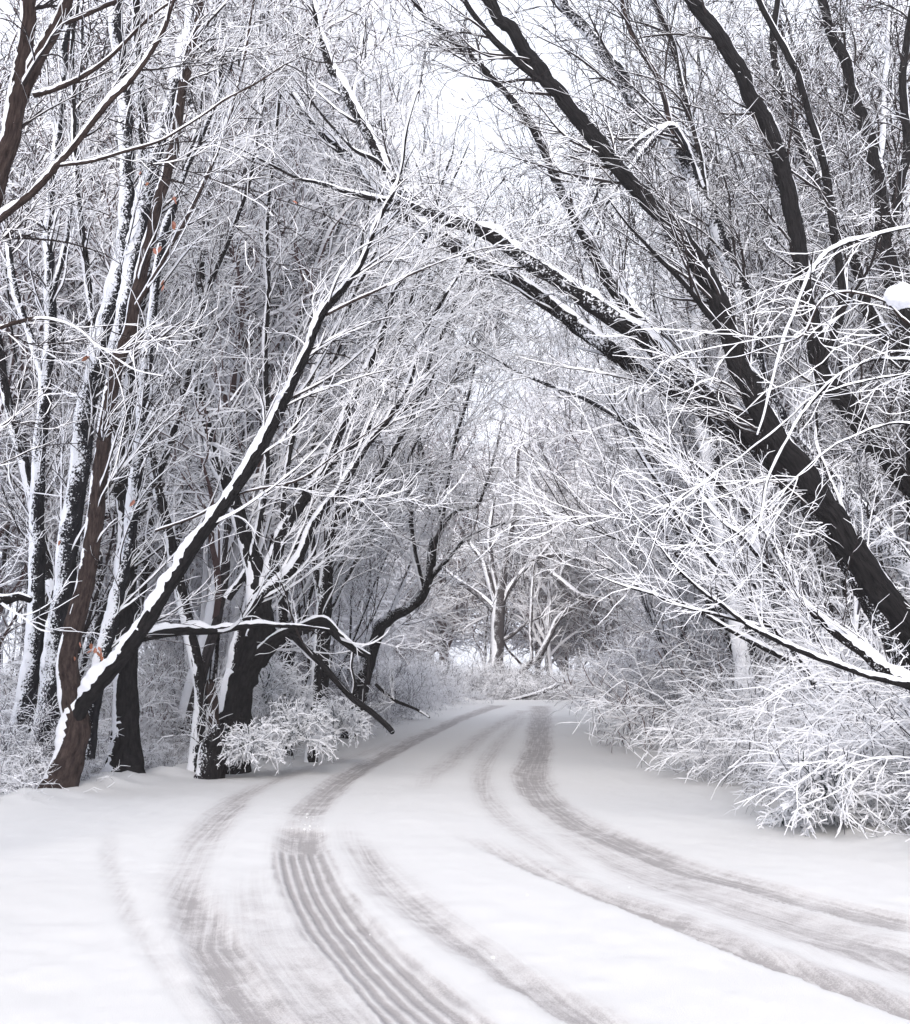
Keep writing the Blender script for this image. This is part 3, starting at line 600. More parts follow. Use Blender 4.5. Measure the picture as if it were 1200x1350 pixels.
hero('central_tree', 'grey trunk with fanned limbs standing straight beyond the end of the road', 'tree', [
  [(655, None, 82, 26), (655, 880, 82, 21), (656, 830, 82, 19), (658, 795, 82, 19), (664, 760, 82, 13), (672, 715, 82, 10), (680, 660, 82, 8), (684, 600, 82, 6)],
  [(657, 812, 82, 13), (640, 792, 82, 10), (622, 778, 82, 8), (604, 765, 82, 6), (585, 750, 82, 5)],
  [(657, 800, 82, 12), (647, 770, 82, 10), (638, 742, 82, 8), (624, 722, 82, 6), (610, 700, 82, 5)],
  [(659, 790, 82, 10), (650, 750, 82, 8), (645, 710, 82, 7), (650, 670, 82, 5)],
  [(659, 800, 82, 10), (672, 775, 82, 9), (690, 752, 82, 7), (712, 735, 82, 6), (730, 712, 82, 4)],
  [(658, 845, 82, 7), (674, 838, 82, 6), (694, 822, 82, 5), (710, 815, 82, 4)],
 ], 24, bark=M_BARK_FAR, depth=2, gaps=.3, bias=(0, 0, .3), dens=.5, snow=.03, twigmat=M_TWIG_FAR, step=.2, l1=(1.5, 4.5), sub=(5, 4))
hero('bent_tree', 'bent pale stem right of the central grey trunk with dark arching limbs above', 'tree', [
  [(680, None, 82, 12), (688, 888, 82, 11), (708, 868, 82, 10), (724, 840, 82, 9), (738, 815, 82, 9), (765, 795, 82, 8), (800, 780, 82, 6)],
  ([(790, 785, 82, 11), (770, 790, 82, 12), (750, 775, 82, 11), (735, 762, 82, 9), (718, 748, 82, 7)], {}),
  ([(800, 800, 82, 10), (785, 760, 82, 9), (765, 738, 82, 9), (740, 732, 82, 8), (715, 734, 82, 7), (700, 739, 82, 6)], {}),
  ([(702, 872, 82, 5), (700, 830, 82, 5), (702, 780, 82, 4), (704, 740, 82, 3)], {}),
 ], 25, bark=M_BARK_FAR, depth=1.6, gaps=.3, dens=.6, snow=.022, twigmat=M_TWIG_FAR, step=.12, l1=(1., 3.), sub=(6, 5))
hero('fallen_log', 'snow topped log lying across the verge just past the end of the road', 'log', [
  ([(672, 924, 76, 4), (700, 917, 76, 5), (722, 910, 76, 6), (745, 898, 76, 5)], dict(flare=False, dens=.4, tip=False)),
 ], 26, bark=M_BARK, depth=1.6, gaps=0, snow=.02, step=.1, l1=(.4, 1.2))

LB = (-.55, 0, .1)
RW = (.5, .35, 1)
hero('charcoal_tree', 'long charcoal trunk leaning left across the whole upper right, bare on its dark side', 'tree', [
  [(1330, None, 12.5, 70), (1300, 985, 12.5, 60), (1255, 905, 12.5, 54), (1200, 830, 12.5, 48), (1150, 760, 12.5, 45), (1095, 680, 12.6, 41), (1040, 600, 12.8, 38), (1000, 530, 13, 36), (968, 465, 13.2, 35), (945, 395, 13.4, 33), (915, 340, 13.6, 30), (868, 285, 13.8, 28), (815, 220, 14, 27), (770, 168, 14.2, 27), (722, 105, 14.4, 25), (680, 52, 14.6, 23), (640, -8, 14.8, 21), (600, -70, 15, 18)],
  ([(722, 110, 14.4, 14), (690, 88, 14.5, 13), (655, 55, 14.6, 12), (620, 12, 14.7, 10), (598, -30, 14.8, 8)], {}),
  ([(955, 440, 13.2, 12), (932, 412, 13.1, 11), (912, 385, 13, 9)], dict(dens=.3)),
 ], 31, bark=M_BARK_CLEAN, wind=RW, depth=.62, gaps=.35, spread=42, bias=LB, dens=.8, wf=.8)
hero('arching_tree', 'snow loaded tree arching far left over the road in a double bow', 'tree', [
  [(1300, None, 15.5, 66), (1240, 930, 15.5, 60), (1180, 820, 15.4, 48), (1110, 710, 15.3, 40), (1050, 640, 15.2, 32), (1000, 592, 15.2, 28), (945, 556, 15.3, 25), (895, 522, 15.4, 24), (840, 484, 15.6, 23), (785, 446, 15.8, 22), (730, 405, 16, 21), (665, 362, 16.2, 20), (600, 325, 16.4, 18), (548, 290, 16.6, 16), (500, 254, 16.8, 14), (465, 216, 17, 12), (425, 173, 17.2, 10), (380, 118, 17.4, 7), (355, 80, 17.5, 4)],
  ([(1030, 620, 15.1, 28), (990, 566, 14.9, 26), (945, 530, 14.8, 25), (900, 494, 14.8, 24), (855, 452, 14.9, 23), (800, 412, 15, 23), (750, 378, 15.1, 22), (700, 346, 15.2, 20), (650, 314, 15.4, 18), (600, 293, 15.5, 17), (562, 276, 15.6, 16), (526, 245, 15.8, 15), (490, 188, 16, 14), (460, 132, 16.1, 14), (432, 78, 16.2, 12), (415, 15, 16.3, 9), (405, -40, 16.4, 7)], dict(depth=1.9)),
  ([(985, 575, 15.1, 22), (930, 515, 15.2, 22), (880, 462, 15.4, 21), (840, 420, 15.6, 19), (802, 370, 15.8, 18), (775, 320, 16, 17), (745, 262, 16.2, 16), (720, 203, 16.4, 14), (693, 152, 16.6, 12), (650, 102, 16.8, 10), (600, 55, 17, 8), (560, 20, 17.1, 6), (530, -20, 17.2, 5)], dict(depth=.8, gaps=.4, spread=55, bark=M_BARK_CLEAN)),
  ([(562, 280, 16, 8), (530, 268, 16, 8), (495, 262, 16, 7), (450, 250, 16, 6), (415, 240, 16, 5), (390, 234, 16, 4)], dict(dens=.5)),
  ([(525, 248, 15.8, 6), (500, 215, 15.8, 6), (470, 200, 15.8, 5), (450, 180, 15.8, 4)], {}),
 ], 32, bark=M_BARK, wind=(.15, 0, 1), depth=1.35, gaps=.12, spread=66, bias=(-.3, 0, .3), dens=1.05, wf=1.0)
hero('second_dark_tree', 'dark trunk leaning left behind the charcoal trunk at the right edge', 'tree', [
  [(1360, None, 17, 62), (1310, 800, 17, 48), (1255, 705, 17, 42), (1200, 635, 17, 38), (1152, 585, 17, 35), (1114, 530, 17, 33), (1084, 482, 17, 31), (1062, 395, 17, 29), (1050, 320, 17, 28), (1038, 250, 17, 27), (1018, 175, 17, 27), (990, 122, 17, 26), (950, 55, 17, 25), (905, -15, 17, 23), (870, -80, 17, 20)],
  ([(1084, 480, 17, 16), (1110, 400, 17, 15), (1100, 300, 17.1, 14), (1082, 200, 17.2, 13), (1050, 100, 17.2, 12), (1010, 20, 17.2, 10), (980, -50, 17.2, 8)], {}),
 ], 33, bark=M_BARK_CLEAN, wind=RW, depth=1.2, gaps=.2, spread=64, bias=LB, dens=1.1, wf=.8)
hero('mottled_tree', 'mottled snow crusted limb slanting down from the top right of centre', 'tree', [
  [(1330, None, 19, 50), (1280, 850, 19, 42), (1190, 740, 19, 36), (1110, 650, 19, 32), (1050, 590, 19, 30), (1010, 510, 18.5, 27), (985, 420, 18, 26), (960, 340, 17.8, 25), (925, 262, 17.6, 24), (895, 205, 17.4, 23), (850, 145, 17.2, 22), (800, 75, 17, 21), (742, 5, 16.8, 19), (700, -50, 16.7, 16)],
  ([(930, 270, 17.6, 13), (920, 200, 17.6, 12), (900, 120, 17.6, 11), (888, 60, 17.6, 10), (860, 0, 17.6, 8), (845, -50, 17.6, 7)], dict(bark=M_BARK)),
  ([(890, 200, 17.4, 10), (870, 110, 17.3, 9), (835, 50, 17.2, 8), (815, -20, 17.2, 6)], dict(bark=M_BARK_BROWN)),
  ([(922, 250, 17.6, 14), (905, 195, 17, 12), (885, 165, 16.6, 11), (862, 182, 16.3, 10), (838, 212, 16.1, 9), (815, 243, 16, 8), (798, 272, 16, 7), (784, 300, 16, 5), (774, 328, 16, 3)], dict(depth=1.7, spread=100, gaps=0, dens=1.2)),
  ([(888, 168, 16.7, 8), (862, 172, 16.4, 8), (828, 200, 16.1, 7), (796, 240, 16, 6), (772, 285, 16, 4)], dict(depth=1.7, spread=100, gaps=0, dens=1.)),
 ], 34, bark=M_BARK_SPECK, wind=RW, depth=1.2, gaps=.3, spread=80, bias=LB, dens=1.2, wf=.8)
hero('upright_dark_tree', 'upright dark trunk seen low behind the arching tree, white on its left', 'tree', [
  [(985, None, 22, 36), (975, 800, 22, 32), (958, 728, 22, 31), (944, 670, 22, 30), (936, 600, 22, 29), (926, 540, 22, 28), (920, 460, 22, 25), (924, 380, 22, 22), (930, 280, 22, 18), (926, 180, 22, 14), (918, 80, 22, 11), (916, -20, 22, 8)],
  ([(985, 790, 22, 20), (1000, 720, 21.8, 22), (1010, 650, 21.6, 22), (1040, 570, 21.5, 20), (1075, 490, 21.5, 18), (1120, 400, 21.5, 15), (1150, 300, 21.5, 12), (1165, 180, 21.5, 10), (1172, 60, 21.5, 8)], dict(spread=105, depth=1.8, gaps=0)),
  ([(944, 660, 22, 12), (910, 630, 21.8, 10), (870, 590, 21.6, 9), (830, 560, 21.4, 8), (780, 530, 21.2, 7), (730, 510, 21, 6), (680, 490, 21, 4)], dict(depth=1.5)),
 ], 35, bark=M_BARK_SPECK, wind=(-.9, -.3, .7), depth=1.2, gaps=.1, spread=70, bias=(-.3, 0, .3), dens=.9, wf=.8)
hero('far_right_tree', 'black branching trunk half hidden in white twigs along the upper right edge', 'tree', [
  [(1230, None, 20, 46), (1225, 800, 20, 40), (1212, 640, 20, 36), (1205, 500, 20, 34), (1180, 380, 20, 30), (1165, 300, 20, 26), (1150, 200, 20, 22), (1120, 100, 20, 19), (1090, 20, 20, 16), (1070, -50, 20, 13)],
  [(1205, 480, 20, 24), (1150, 420, 20, 22), (1125, 340, 20, 18), (1080, 240, 20, 16), (1040, 150, 20, 14), (1020, 60, 20, 12), (1030, -30, 20, 9)],
  [(1170, 310, 20, 18), (1195, 200, 20, 15), (1190, 100, 20, 13), (1205, 0, 20, 11)],
 ], 36, bark=M_BARK_CLEAN, wind=RW, depth=1.3, gaps=.35, spread=75, bias=(-.3, 0, .2), dens=1., wf=.8)
# near branches coming in from a tree just outside the frame
hero('near_branches_tree', 'closest tree at the right edge with a ball of snow on its brown twig', 'tree', [
  ([(1420, None, 8, 70), (1400, 900, 8, 43.2), (1385, 600, 8, 38.9), (1375, 300, 8, 31.7), (1370, 0, 8, 24.5)], dict(dens=.2)),
  ([(1380, 560, 8, 13.0), (1300, 500, 7.8, 10.8), (1225, 445, 7.7, 9.4), (1190, 415, 7.6, 7.9), (1168, 392, 7.6, 6.5), (1120, 385, 7.6, 5.8), (1080, 400, 7.6, 5.8), (1060, 440, 7.7, 5.0), (1020, 455, 7.8, 3.6), (970, 470, 7.9, 2.9), (930, 470, 8, 2.2)], dict(bark=M_BARK_BROWN, dens=.6, depth=0.98)),
  ([(1385, 620, 8, 13.0), (1280, 500, 8, 10.1), (1180, 470, 8, 8.6), (1135, 478, 8, 7.9), (1090, 508, 8, 7.9), (1060, 545, 8, 6.5), (1042, 578, 8, 5), (1030, 600, 8, 4)], dict(depth=1.42, spread=100, gaps=0)),
  ([(1375, 250, 9, 13.0), (1290, 270, 9, 10.1), (1200, 300, 9, 7.9), (1105, 325, 9, 8.6), (1080, 345, 9, 8.6), (1062, 375, 9, 8.6), (1048, 410, 9, 7.9), (1036, 440, 9, 6.5), (1028, 468, 9, 4.3)], dict(depth=1.58, spread=110, gaps=0, dens=.8)),
  ([(1385, 700, 9, 14.4), (1300, 560, 9, 10.1), (1225, 500, 9, 7.2), (1180, 495, 9, 5.8), (1120, 505, 9, 5.0), (1070, 525, 9, 4.3), (1045, 550, 9, 3.6)], dict(depth=1.20, spread=95, gaps=0)),
  ([(1385, 650, 10, 13.0), (1300, 600, 10, 8.6), (1200, 560, 10, 6.5), (1120, 575, 10, 5.0), (1080, 600, 10, 4.3), (1040, 640, 10, 3.6), (1010, 670, 10, 2.9)], dict(depth=1.20, spread=95, gaps=0)),
 ], 37, bark=M_BARK, wind=(0, -.25, 1), depth=0.98, gaps=.05, spread=85, bias=(-.4, 0, -.15), dens=.42, up=-.02, l1=(.4, 1.4), sub=(5, 4), snow=.007, wf=.6, wg=.012)
hero('low_sweeping_tree', 'low boughs sweeping left above the bushes, thick snow on the upper one', 'tree', [
  ([(1340, None, 11, 40), (1290, 950, 11, 34), (1240, 915, 11, 28), (1200, 902, 11, 22), (1172, 888, 11, 20), (1128, 855, 11, 15), (1078, 812, 11, 12), (1035, 775, 11, 9), (1005, 744, 11, 7), (980, 710, 11, 5), (955, 690, 11, 4)], dict(flare=False, depth=1.9, spread=85, gaps=0, t0=.3)),
  ([(1240, 916, 11, 14), (1195, 903, 10.9, 12), (1130, 886, 10.8, 10), (1050, 856, 10.7, 9), (990, 825, 10.7, 8), (955, 800, 10.7, 7), (920, 775, 10.7, 5), (890, 745, 10.7, 4), (870, 720, 10.7, 3)], dict(depth=.9, gaps=.3, bark=M_BARK_CLEAN)),
  ([(1000, 825, 10.8, 6), (950, 812, 10.8, 5), (900, 800, 10.8, 4)], {}),
 ], 38, bark=M_BARK, wind=(0, -.2, 1), depth=1.4, gaps=.1, bias=(-.3, 0, .3), dens=.9, l1=(.5, 1.6), sub=(7, 5), snow=.006)
hero('tangled_tree', 'tangled stems low on the right bank behind the sweeping boughs', 'tree', [
  [(1120, None, 17, 18), (1075, 900, 17, 15), (1020, 830, 17, 12), (960, 760, 17, 10), (910, 700, 17, 8), (870, 640, 17, 7), (840, 590, 17, 5)],
  [(1060, 880, 17, 10), (980, 840, 17, 8), (910, 800, 17, 6), (870, 785, 17, 4)],
  [(1075, 900, 17, 10), (1060, 800, 17, 9), (1020, 720, 17, 8), (960, 650, 17, 7), (900, 600, 17, 5), (850, 570, 17, 4)],
  [(1110, 950, 17, 12), (1130, 820, 17, 10), (1120, 700, 17, 8), (1080, 600, 17, 6)],
 ], 39, bark=M_BARK, wind=(-.1, -.2, 1), depth=1.4, gaps=.1, bias=(-.2, 0, .3), dens=.8, snow=.008, twigmat=M_TWIG_SHRUB)
# the ball of snow caught on the near brown twig
def blob(r, seed, sq=.85, K=18):
    th = np.linspace(0, math.pi, K); ph = np.linspace(0, 2 * math.pi, 2 * K, endpoint=False)
    T_, P_ = np.meshgrid(th, ph, indexing='ij')
    rr = r * (1 + .12 * vnoise(np.cos(P_) * 1.6 + 5, T_ * 1.5 + np.sin(P_) * 1.6, seed) + .03 * vnoise(np.cos(P_) * 6, T_ * 5 + np.sin(P_) * 6, seed + 1))
    V = np.stack([rr * np.sin(T_) * np.cos(P_), rr * np.sin(T_) * np.sin(P_), rr * np.cos(T_) * sq], -1).reshape(-1, 3)
    I = np.arange(K * 2 * K).reshape(K, 2 * K); J = np.roll(I, -1, 1)
    return V, np.stack([I[:-1], I[1:], J[1:], J[:-1]], -1).reshape(-1, 4)
V, Q = blob(.100, 5, K=30); V[:, 0] *= 1.15; V *= (1 + .16 * vnoise(V[:, 0] * 14 + 3, V[:, 2] * 14 + V[:, 1] * 9, 8) + .05 * vnoise(V[:, 0] * 45, V[:, 2] * 45 + V[:, 1] * 30, 9))[:, None]
o = obj('snow_ball', mesh('snow_ball', V, Q, [M_SNOW], smooth=True), loc=tuple(at(1186, 390, 7.6)))
o['label'] = 'rounded ball of snow caught on a brown twig at the right edge'; o['category'] = 'snow'

hero('slender_tree', 'clump of thin dark upright stems behind the big black tree', 'tree', [
  [(385, None, 24, 20), (372, 800, 24, 16), (352, 690, 24, 14), (343, 600, 24, 13), (345, 515, 24, 12), (354, 427, 24, 12), (353, 376, 24, 11), (357, 300, 24, 10), (352, 180, 24, 9), (345, 75, 24, 8), (345, -20, 24, 7)],
  [(356, 720, 24, 10), (358, 600, 24, 11), (363, 464, 24, 11), (388, 401, 24, 10), (411, 364, 24, 10), (436, 318, 24, 9), (456, 263, 24, 8), (464, 225, 24, 7), (475, 150, 24, 5)],
  [(345, 540, 24, 8), (360, 430, 24, 8), (375, 364, 24, 8), (388, 326, 24, 8), (413, 286, 24, 7), (436, 238, 24, 6)],
  [(372, 800, 24, 10), (405, 650, 24, 10), (418, 537, 24, 9), (426, 464, 24, 9), (428, 386, 24, 8), (433, 351, 24, 7), (450, 250, 24, 5)],
  [(352, 690, 24, 9), (325, 560, 24, 9), (310, 420, 24, 8), (305, 280, 24, 7), (312, 120, 24, 6), (325, 0, 24, 5)],
  [(350, 600, 24, 7), (330, 480, 24, 7), (328, 380, 24, 7), (322, 240, 24, 6), (300, 100, 24, 5), (290, 0, 24, 4)],
 ], 41, bark=M_BARK, depth=.7, gaps=.4, bias=(.3, 0, .35), dens=.6, snow=.013, wf=.9)
hero('slim_tree', 'slim dark stems fanning up right toward the arching tree', 'tree', [
  [(425, None, 27, 18), (432, 780, 27, 15), (440, 680, 27, 13), (455, 600, 27, 12), (471, 535, 27, 12), (486, 485, 27, 11), (501, 452, 27, 11), (516, 406, 27, 10), (534, 364, 27, 8), (554, 333, 27, 7), (572, 313, 27, 5), (590, 260, 27, 4)],
  [(455, 600, 27, 9), (491, 540, 27, 8), (506, 490, 27, 8), (522, 442, 27, 7), (552, 401, 27, 6), (564, 374, 27, 5), (568, 320, 27, 4)],
  [(440, 680, 27, 8), (445, 560, 27, 8), (455, 460, 27, 7), (458, 360, 27, 6), (480, 260, 27, 5), (488, 180, 27, 4)],
  [(432, 740, 27, 8), (480, 660, 27, 7), (530, 580, 27, 7), (560, 520, 27, 6), (585, 460, 27, 5), (615, 400, 27, 4)],
 ], 42, bark=M_BARK, depth=.8, gaps=.3, bias=(.3, 0, .35), dens=.7, snow=.014, wf=.9)

# dry rust coloured leaves left hanging on the brown forked tree
M_LEAF = twig_mat('dry_rust_leaf', (.30, .13, .08)); M_LEAF2 = twig_mat('dry_pink_leaf', (.42, .20, .15))
tree0 = bpy.data.objects['multi_stemmed_tree']
def leaf_mesh(m_):
    V = [(0, 0, 0), (.018, .004, -.02), (.024, 0, -.05), (.008, -.004, -.085), (-.012, .004, -.06), (-.02, .008, -.025), (0, -.012, -.045)]
    Q = [(0, 1, 6), (1, 2, 6), (2, 3, 6), (3, 4, 6), (4, 5, 6), (5, 0, 6)]
    return mesh('leaf', V, Q, [m_])
LM = [leaf_mesh(M_LEAF), leaf_mesh(M_LEAF2)]
rl = np.random.default_rng(5)
for (px, py, n_) in ((190, 232, 2), (236, 258, 3), (216, 375, 2), (130, 860, 5), (122, 850, 3), (205, 330, 2), (82, 712, 1), (170, 655, 1), (112, 470, 1), (228, 300, 2), (385, 268, 1), (100, 858, 2)):
    for k in range(n_):
        p = at(px + rl.normal(0, 4), py + rl.normal(0, 5), 15.4 + rl.normal(0, .1)) - np.array(tree0.location)
        o = obj('dead_leaf', LM[int(rl.integers(0, 2))], tree0, tuple(p)); o.rotation_euler = tuple(rl.normal(0, .5, 2)) + (rl.random() * 6.28,); o.scale = (1.0 + .6 * rl.random(),) * 3

hero('fanning_tree', 'slender snow lined stems fanning up and right above the humped black limb', 'tree', [
  [(415, None, 22.5, 16), (420, 860, 22.5, 13), (428, 760, 22.5, 12), (440, 690, 22.4, 12), (462, 620, 22.3, 11), (486, 560, 22.2, 10), (508, 500, 22.1, 10), (528, 440, 22, 9), (546, 385, 22, 7), (560, 340, 22, 5)],
  [(424, 800, 22.5, 9), (412, 720, 22.5, 9), (408, 640, 22.5, 9), (418, 560, 22.5, 8), (440, 480, 22.5, 8), (462, 400, 22.5, 7), (476, 330, 22.5, 6), (486, 270, 22.5, 4)],
  [(440, 690, 22.4, 8), (480, 650, 22.3, 8), (520, 590, 22.2, 7), (548, 530, 22.1, 7), (570, 470, 22, 6), (592, 420, 22, 5), (606, 380, 22, 4)],
  [(412, 720, 22.5, 7), (390, 640, 22.5, 7), (380, 560, 22.5, 7), (384, 480, 22.5, 6), (400, 400, 22.5, 6), (420, 330, 22.5, 5), (432, 270, 22.5, 4)],
 ], 43, bark=M_BARK, wind=(-.7, .1, .9), depth=.9, gaps=.25, bias=(.35, 0, .35), dens=.6, snow=.012, wf=.95)

# ------------------------------------------------------------------ wood behind: copies of the kinds above
r = np.random.default_rng(99)
spots = []
def ok(x, y, dmin):
    for a, b_ in spots:
        if (a - x) ** 2 + (b_ - y) ** 2 < dmin * dmin: return False
    spots.append((x, y)); return True
def edges(y):
    return float(x_edge(np.array([y]), edgeL)[0]), float(x_edge(np.array([y]), edgeR)[0])
# the wood goes on out of view: trees added to shade the foreground
for x, y, k, sc in ((-10, 4, 1, .9), (-11, -3, 0, .9), (-9.5, -9, 3, 1.), (-15, 1, 0, .95), (-14, 8, 1, .9), (10, 3, 0, .9), (11, -4, 1, .95), (10, -10, 3, 1.), (15, 0, 0, .95), (14, 7, 1, .9)):
    plant_tree(k, x, y, x * 3 + y, sc, 'unseen snow covered tree added beside the near end of the road to shade it', 'unseen trees added to shade the near end of the road')
cnt = dict(l=0, r=0, e=0)
for i in range(6000):
    y = 22 + 62 * r.random() ** 1.1; side = -1 if r.random() < .44 else 1
    el, er = edges(y)
    off = 1.3 + (10 if side < 0 else 18) * r.random() ** 1.3
    x = el - off if side < 0 else er + off
    if abs(x) > .42 * y + 7: continue
    if y > 26 and off < (2.6 if y < 38 else 4.2): continue
    if y > 44 and r.random() < .45: continue
    if side < 0 and cnt['l'] > 34: continue
    if side > 0 and cnt['r'] > 52: continue
    if not ok(x, y, 1.9 if off < 7 else 2.6): continue
    if side < 0:
        cnt['l'] += 1; lab, g = 'snow covered tree among the others behind the left verge of the road', 'snowy trees in the wood left of the road'
    else:
        cnt['r'] += 1; lab, g = 'snow covered tree among the others behind the right verge of the road', 'snowy trees in the wood right of the road'
    k = int(r.choice([0, 1, 3, 4, 2, 5], p=[.20, .20, .14, .14, .12, .20])) if y < 50 else int(r.choice([0, 1, 6], p=[.3, .3, .4]))
    tl = side * -.10 * r.random() if off < 6 else 0
    plant_tree(k, x, y, r.random() * 6.28, (.75 + .35 * r.random()) * (.72 if y > 34 and off < 7 else 1), lab, g, (0, tl))
for x, y, k, t_, sc in ((-5.2, 24, 5, .16, 1.05), (-4.6, 29, 4, .20, 1.05), (-4.4, 35, 5, .18, 1.2), (7.6, 27, 4, -.20, 1.1), (7.9, 34, 5, -.22, 1.2), (8.2, 23, 5, -.12, 1.1), (-4.0, 43, 4, .14, 1.15), (8.8, 42, 4, -.18, 1.2)):
    spots.append((x, y))
    s0 = 'left' if x < 0 else 'right'
    plant_tree(k, x, y, x * 7 + y, sc, 'snow covered tree among the others behind the %s verge of the road' % s0, 'snowy trees in the wood %s of the road' % s0, (0, t_))
for i in range(600):
    y = 80 + 34 * r.random(); x = -22 + 62 * r.random()
    if abs(x - .037 * y) < 3.2 and y < 90: continue
    if cnt['e'] > 40 or not ok(x, y, 2.6): continue
    cnt['e'] += 1
    plant_tree(int(r.choice([0, 1, 6, 6])), x, y, r.random() * 6.28, (.95 if abs(x - 3) > 9 else 1.15) + .25 * r.random(), 'snow covered tree in the far wood that closes the end of the road', 'far snowy trees beyond the end of the road')
# shrubs along both verges
n_ = 0
for i in range(3000):
    y = 11 + 62 * r.random() ** 2.1; side = -1 if r.random() < .55 else 1
    el, er = edges(y); off = .55 + 5.5 * r.random() ** 1.5
    if y < 14.5 and side < 0 and off < 2.2: continue
    if y > 45 and r.random() < .4: continue
    if y < 17 and side > 0 and off < 1.3: continue
    if y > 20 and side > 0 and off < 1.7: continue
    x = el - off if side < 0 else er + off
    if abs(x) > .42 * y + 3 or not ok(x, y, .55 + y * .012): continue
    if n_ > 145: break
    n_ += 1
    s_ = (.65 + .5 * r.random()) * (1.3 if side > 0 else .95) * (.7 if off < 1.3 else 1.05) * (.8 if y < 24 and side < 0 else .72 if y < 18 else 1)
    plant_shrub(int(r.choice([0, 1, 2, 3], p=[.2, .15, .25, .4])), x, y, r.random() * 6.28, s_, 'leafless shrub bowed under snow in the thicket on the %s verge' % ('left' if side < 0 else 'right'), 'snow laden shrubs on the %s verge' % ('left' if side < 0 else 'right'))
# brushwood right behind both edges of the road
for side, pts in ((-1, np.arange(-20, 590, 15)), (1, np.arange(775, 1230, 10))):
    for px in pts:
        e_ = edgeL if side < 0 else edgeR
        yy = np.geomspace(10.5, 70, 300); xx = x_edge(yy, e_); pp = 600 + xx / (yy * cp + (prof(yy) - CAM_H) * sp) * F
        j = int(np.argmin(np.abs(pp - px))); off = .35 + 1.1 * r.random()
        sc = (.22 + .22 * r.random()) * (1 if side < 0 else 1.15) * (1 + yy[j] * .012) * (1.9 if side < 0 and px > 375 else 1.2)
        plant_shrub(int(r.integers(0, 2)), float(xx[j] + side * off), float(yy[j] + off * .6), r.random() * 6.28, sc, 'low snow clogged bush just behind the %s edge of the road' % ('left' if side < 0 else 'right'), 'low bushes lining the %s road edge' % ('left' if side < 0 else 'right'), .12)
for i in range(26):
    y = 19.5 + 14 * r.random(); el, er = edges(y); off = 1.2 + 5 * r.random(); x = el - off
    plant_shrub(int(r.choice([0, 3, 3])), x, y, r.random() * 6.28, .42 + .3 * r.random(), 'dense bush clogged with snow among the trunks of the left bank', 'bushes among the trunks on the left bank', .1)
for i in range(15):
    y = 11.6 + 6.5 * (i + r.random()) / 15; el, er = edges(y); off = .75 + 1.6 * r.random()
    plant_shrub(int(r.choice([0, 1, 3])), er + off, y, r.random() * 6.28, .30 + .22 * r.random(), 'snow thick bush close to the near right edge of the road', 'bushes at the near right edge', .12)
for i in range(22):
    x = -7 + 22 * (i + r.random()) / 22; y = 77 + 6 * r.random()
    plant_shrub(3, x, y, r.random() * 6.28, .9 + .6 * r.random(), 'snow covered shrub below the far wood at the end of the road', 'far shrubs at the end of the road')
# evergreen bushes under heavy snow
def evergreen(label, px, py, d, rad, seed, n=60, hang=.5, snow=.012):
    r = np.random.default_rng(seed); c_ = at(px, py, d)
    P1s, R1s = [], []
    a = r.random(n) * 6.28; el = r.random(n) * 1.3
    dirs = np.stack([np.cos(a) * np.cos(el), np.sin(a) * np.cos(el), np.sin(el)], -1); out = [np.zeros((n, 3)) + r.normal(0, .05, (n, 3)) - np.array([0, 0, rad * .3])]
    d_ = dirs
    for k in range(8):
        out.append(out[-1] + d_ * (rad * (.9 + .3 * r.random(n)) / 8)[:, None]); d_ = unit(d_ + np.array([0, 0, -.07]) + r.standard_normal((n, 3)) * .08)
    P1 = np.stack(out, 1); R1 = np.full((n, 9), .008)
    P2, R2 = spawn(P1, R1, n * 9, r, (25, 70), (.3 * rad, .55 * rad), .9, .005, .007, 6, .1, -.16, t0=.3)
    P3, R3 = spawn(P2, R2, n * 30, r, (25, 75), (.06 * rad, .20 * rad), .9, .004, .0055, 3, .16, -.20, t0=.1, taper=.3)
    root = thing('evergreen_bush', label, 'bush', tuple(c_))
    o = obj('foliage', twig_mesh('foliage', [(P1, R1), (P2, R2), (P3, R3)], (-.15, -.25, 1), snow, [M_NEEDLE, M_TSNOW], r), root); o['kind'] = 'stuff'
evergreen('evergreen bush bowed under heavy clumps of snow at the lower right road edge', 1085, 1045, 12.2, .62, 301, 60)
evergreen('small evergreen bush half buried in snow left of the road below the humped limb', 392, 962, 19.6, .62, 302, 50)
evergreen('snow clogged bush hiding the foot of the big black tree', 330, 985, 18.7, .5, 305, 46)
evergreen('snow clogged bush at the verge below the leaning dark pole', 445, 950, 21.5, .55, 306, 40)
evergreen('low dark evergreen behind the broken stump', 350, 905, 22, .9, 303, 50)
evergreen('blue shadowed evergreen bush at the right edge of the frame', 1190, 1035, 12.8, .7, 304, 50, snow=.010)
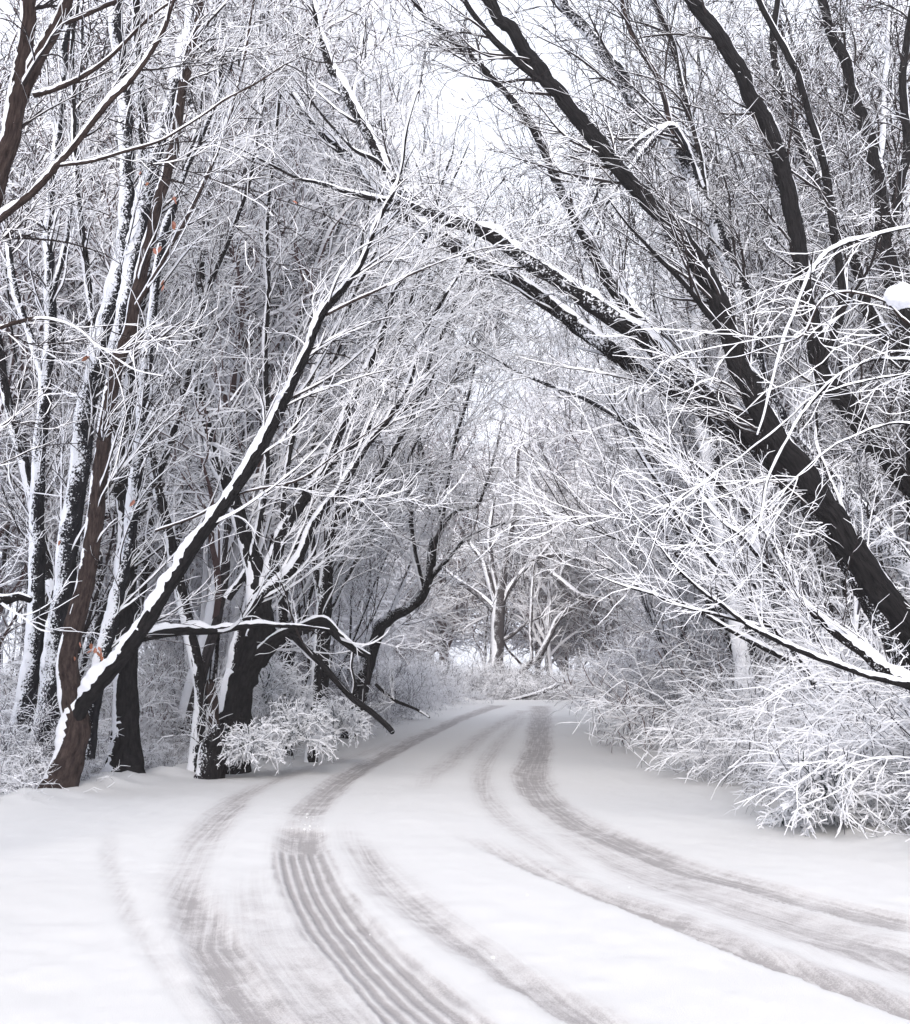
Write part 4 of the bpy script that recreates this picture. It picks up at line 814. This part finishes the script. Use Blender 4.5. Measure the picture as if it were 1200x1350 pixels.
# lumps of snow on the verge and crumbs on the road
for px, py, rr, lab in ((285, 1014, .10, 'rounded lump of snow on the left verge below the broken stump'), (77, 1043, .12, 'rounded lump of snow at the foot of the brown forked tree'), (372, 984, .20, 'broad hump of snow on the left verge below the small evergreen')):
    p = on_ground(px, py); V, Q = blob(rr, int(px)); V[:, 2] *= .6; V[:, 0] *= 1.3
    o = obj('snow_lump', mesh('snow_lump', V, Q, [M_SNOW], smooth=True), loc=tuple(p)); o['label'] = lab; o['category'] = 'snow'
Vs, Qs, off = [], [], 0
M_CRUMB = twig_mat('crumb_snow', (.74, .74, .745))
for i in range(26):
    if r.random() < .8: p = on_ground(400 + 60 * (r.random() - .3), 1082 + 12 * r.normal())
    else: p = on_ground(330 + 700 * r.random(), 1050 + 280 * r.random())
    V, Q = blob(.005 + .009 * r.random() ** 2, i, K=5); Vs.append(V + p + np.array([0, 0, -.012])); Qs.append(Q + off); off += len(V)
o = obj('snow_crumbs', mesh('snow_crumbs', np.concatenate(Vs), np.concatenate(Qs), [M_CRUMB], smooth=True)); o['kind'] = 'stuff'; o['label'] = 'crumbs of snow scattered on the tyre tracks'; o['category'] = 'snow'
# dead leaves still hanging on the brown forked tree



# ------------------------------------------------------------------ thin frosty air
HAZE = 0.0008
if HAZE:
    hx0, hx1, hy0, hy1, hz0, hz1 = -60, 70, -12, 150, -6, 34
    V = [(x, y, z) for z in (hz0, hz1) for y in (hy0, hy1) for x in (hx0, hx1)]
    Q = [(0, 2, 3, 1), (4, 5, 7, 6), (0, 1, 5, 4), (2, 6, 7, 3), (0, 4, 6, 2), (1, 3, 7, 5)]
    m = bpy.data.materials.new('haze'); m.use_nodes = True; n = m.node_tree; n.nodes.clear()
    vo = n.nodes.new('ShaderNodeVolumePrincipled'); vo.inputs['Density'].default_value = HAZE; vo.inputs['Color'].default_value = (.985, .955, .965, 1)
    mo = n.nodes.new('ShaderNodeOutputMaterial'); n.links.new(vo.outputs[0], mo.inputs['Volume'])
    o = obj('haze', mesh('haze', V, Q, [m])); o['kind'] = 'stuff'; o['label'] = 'thin frosty haze in the air of the wood'; o['category'] = 'haze'
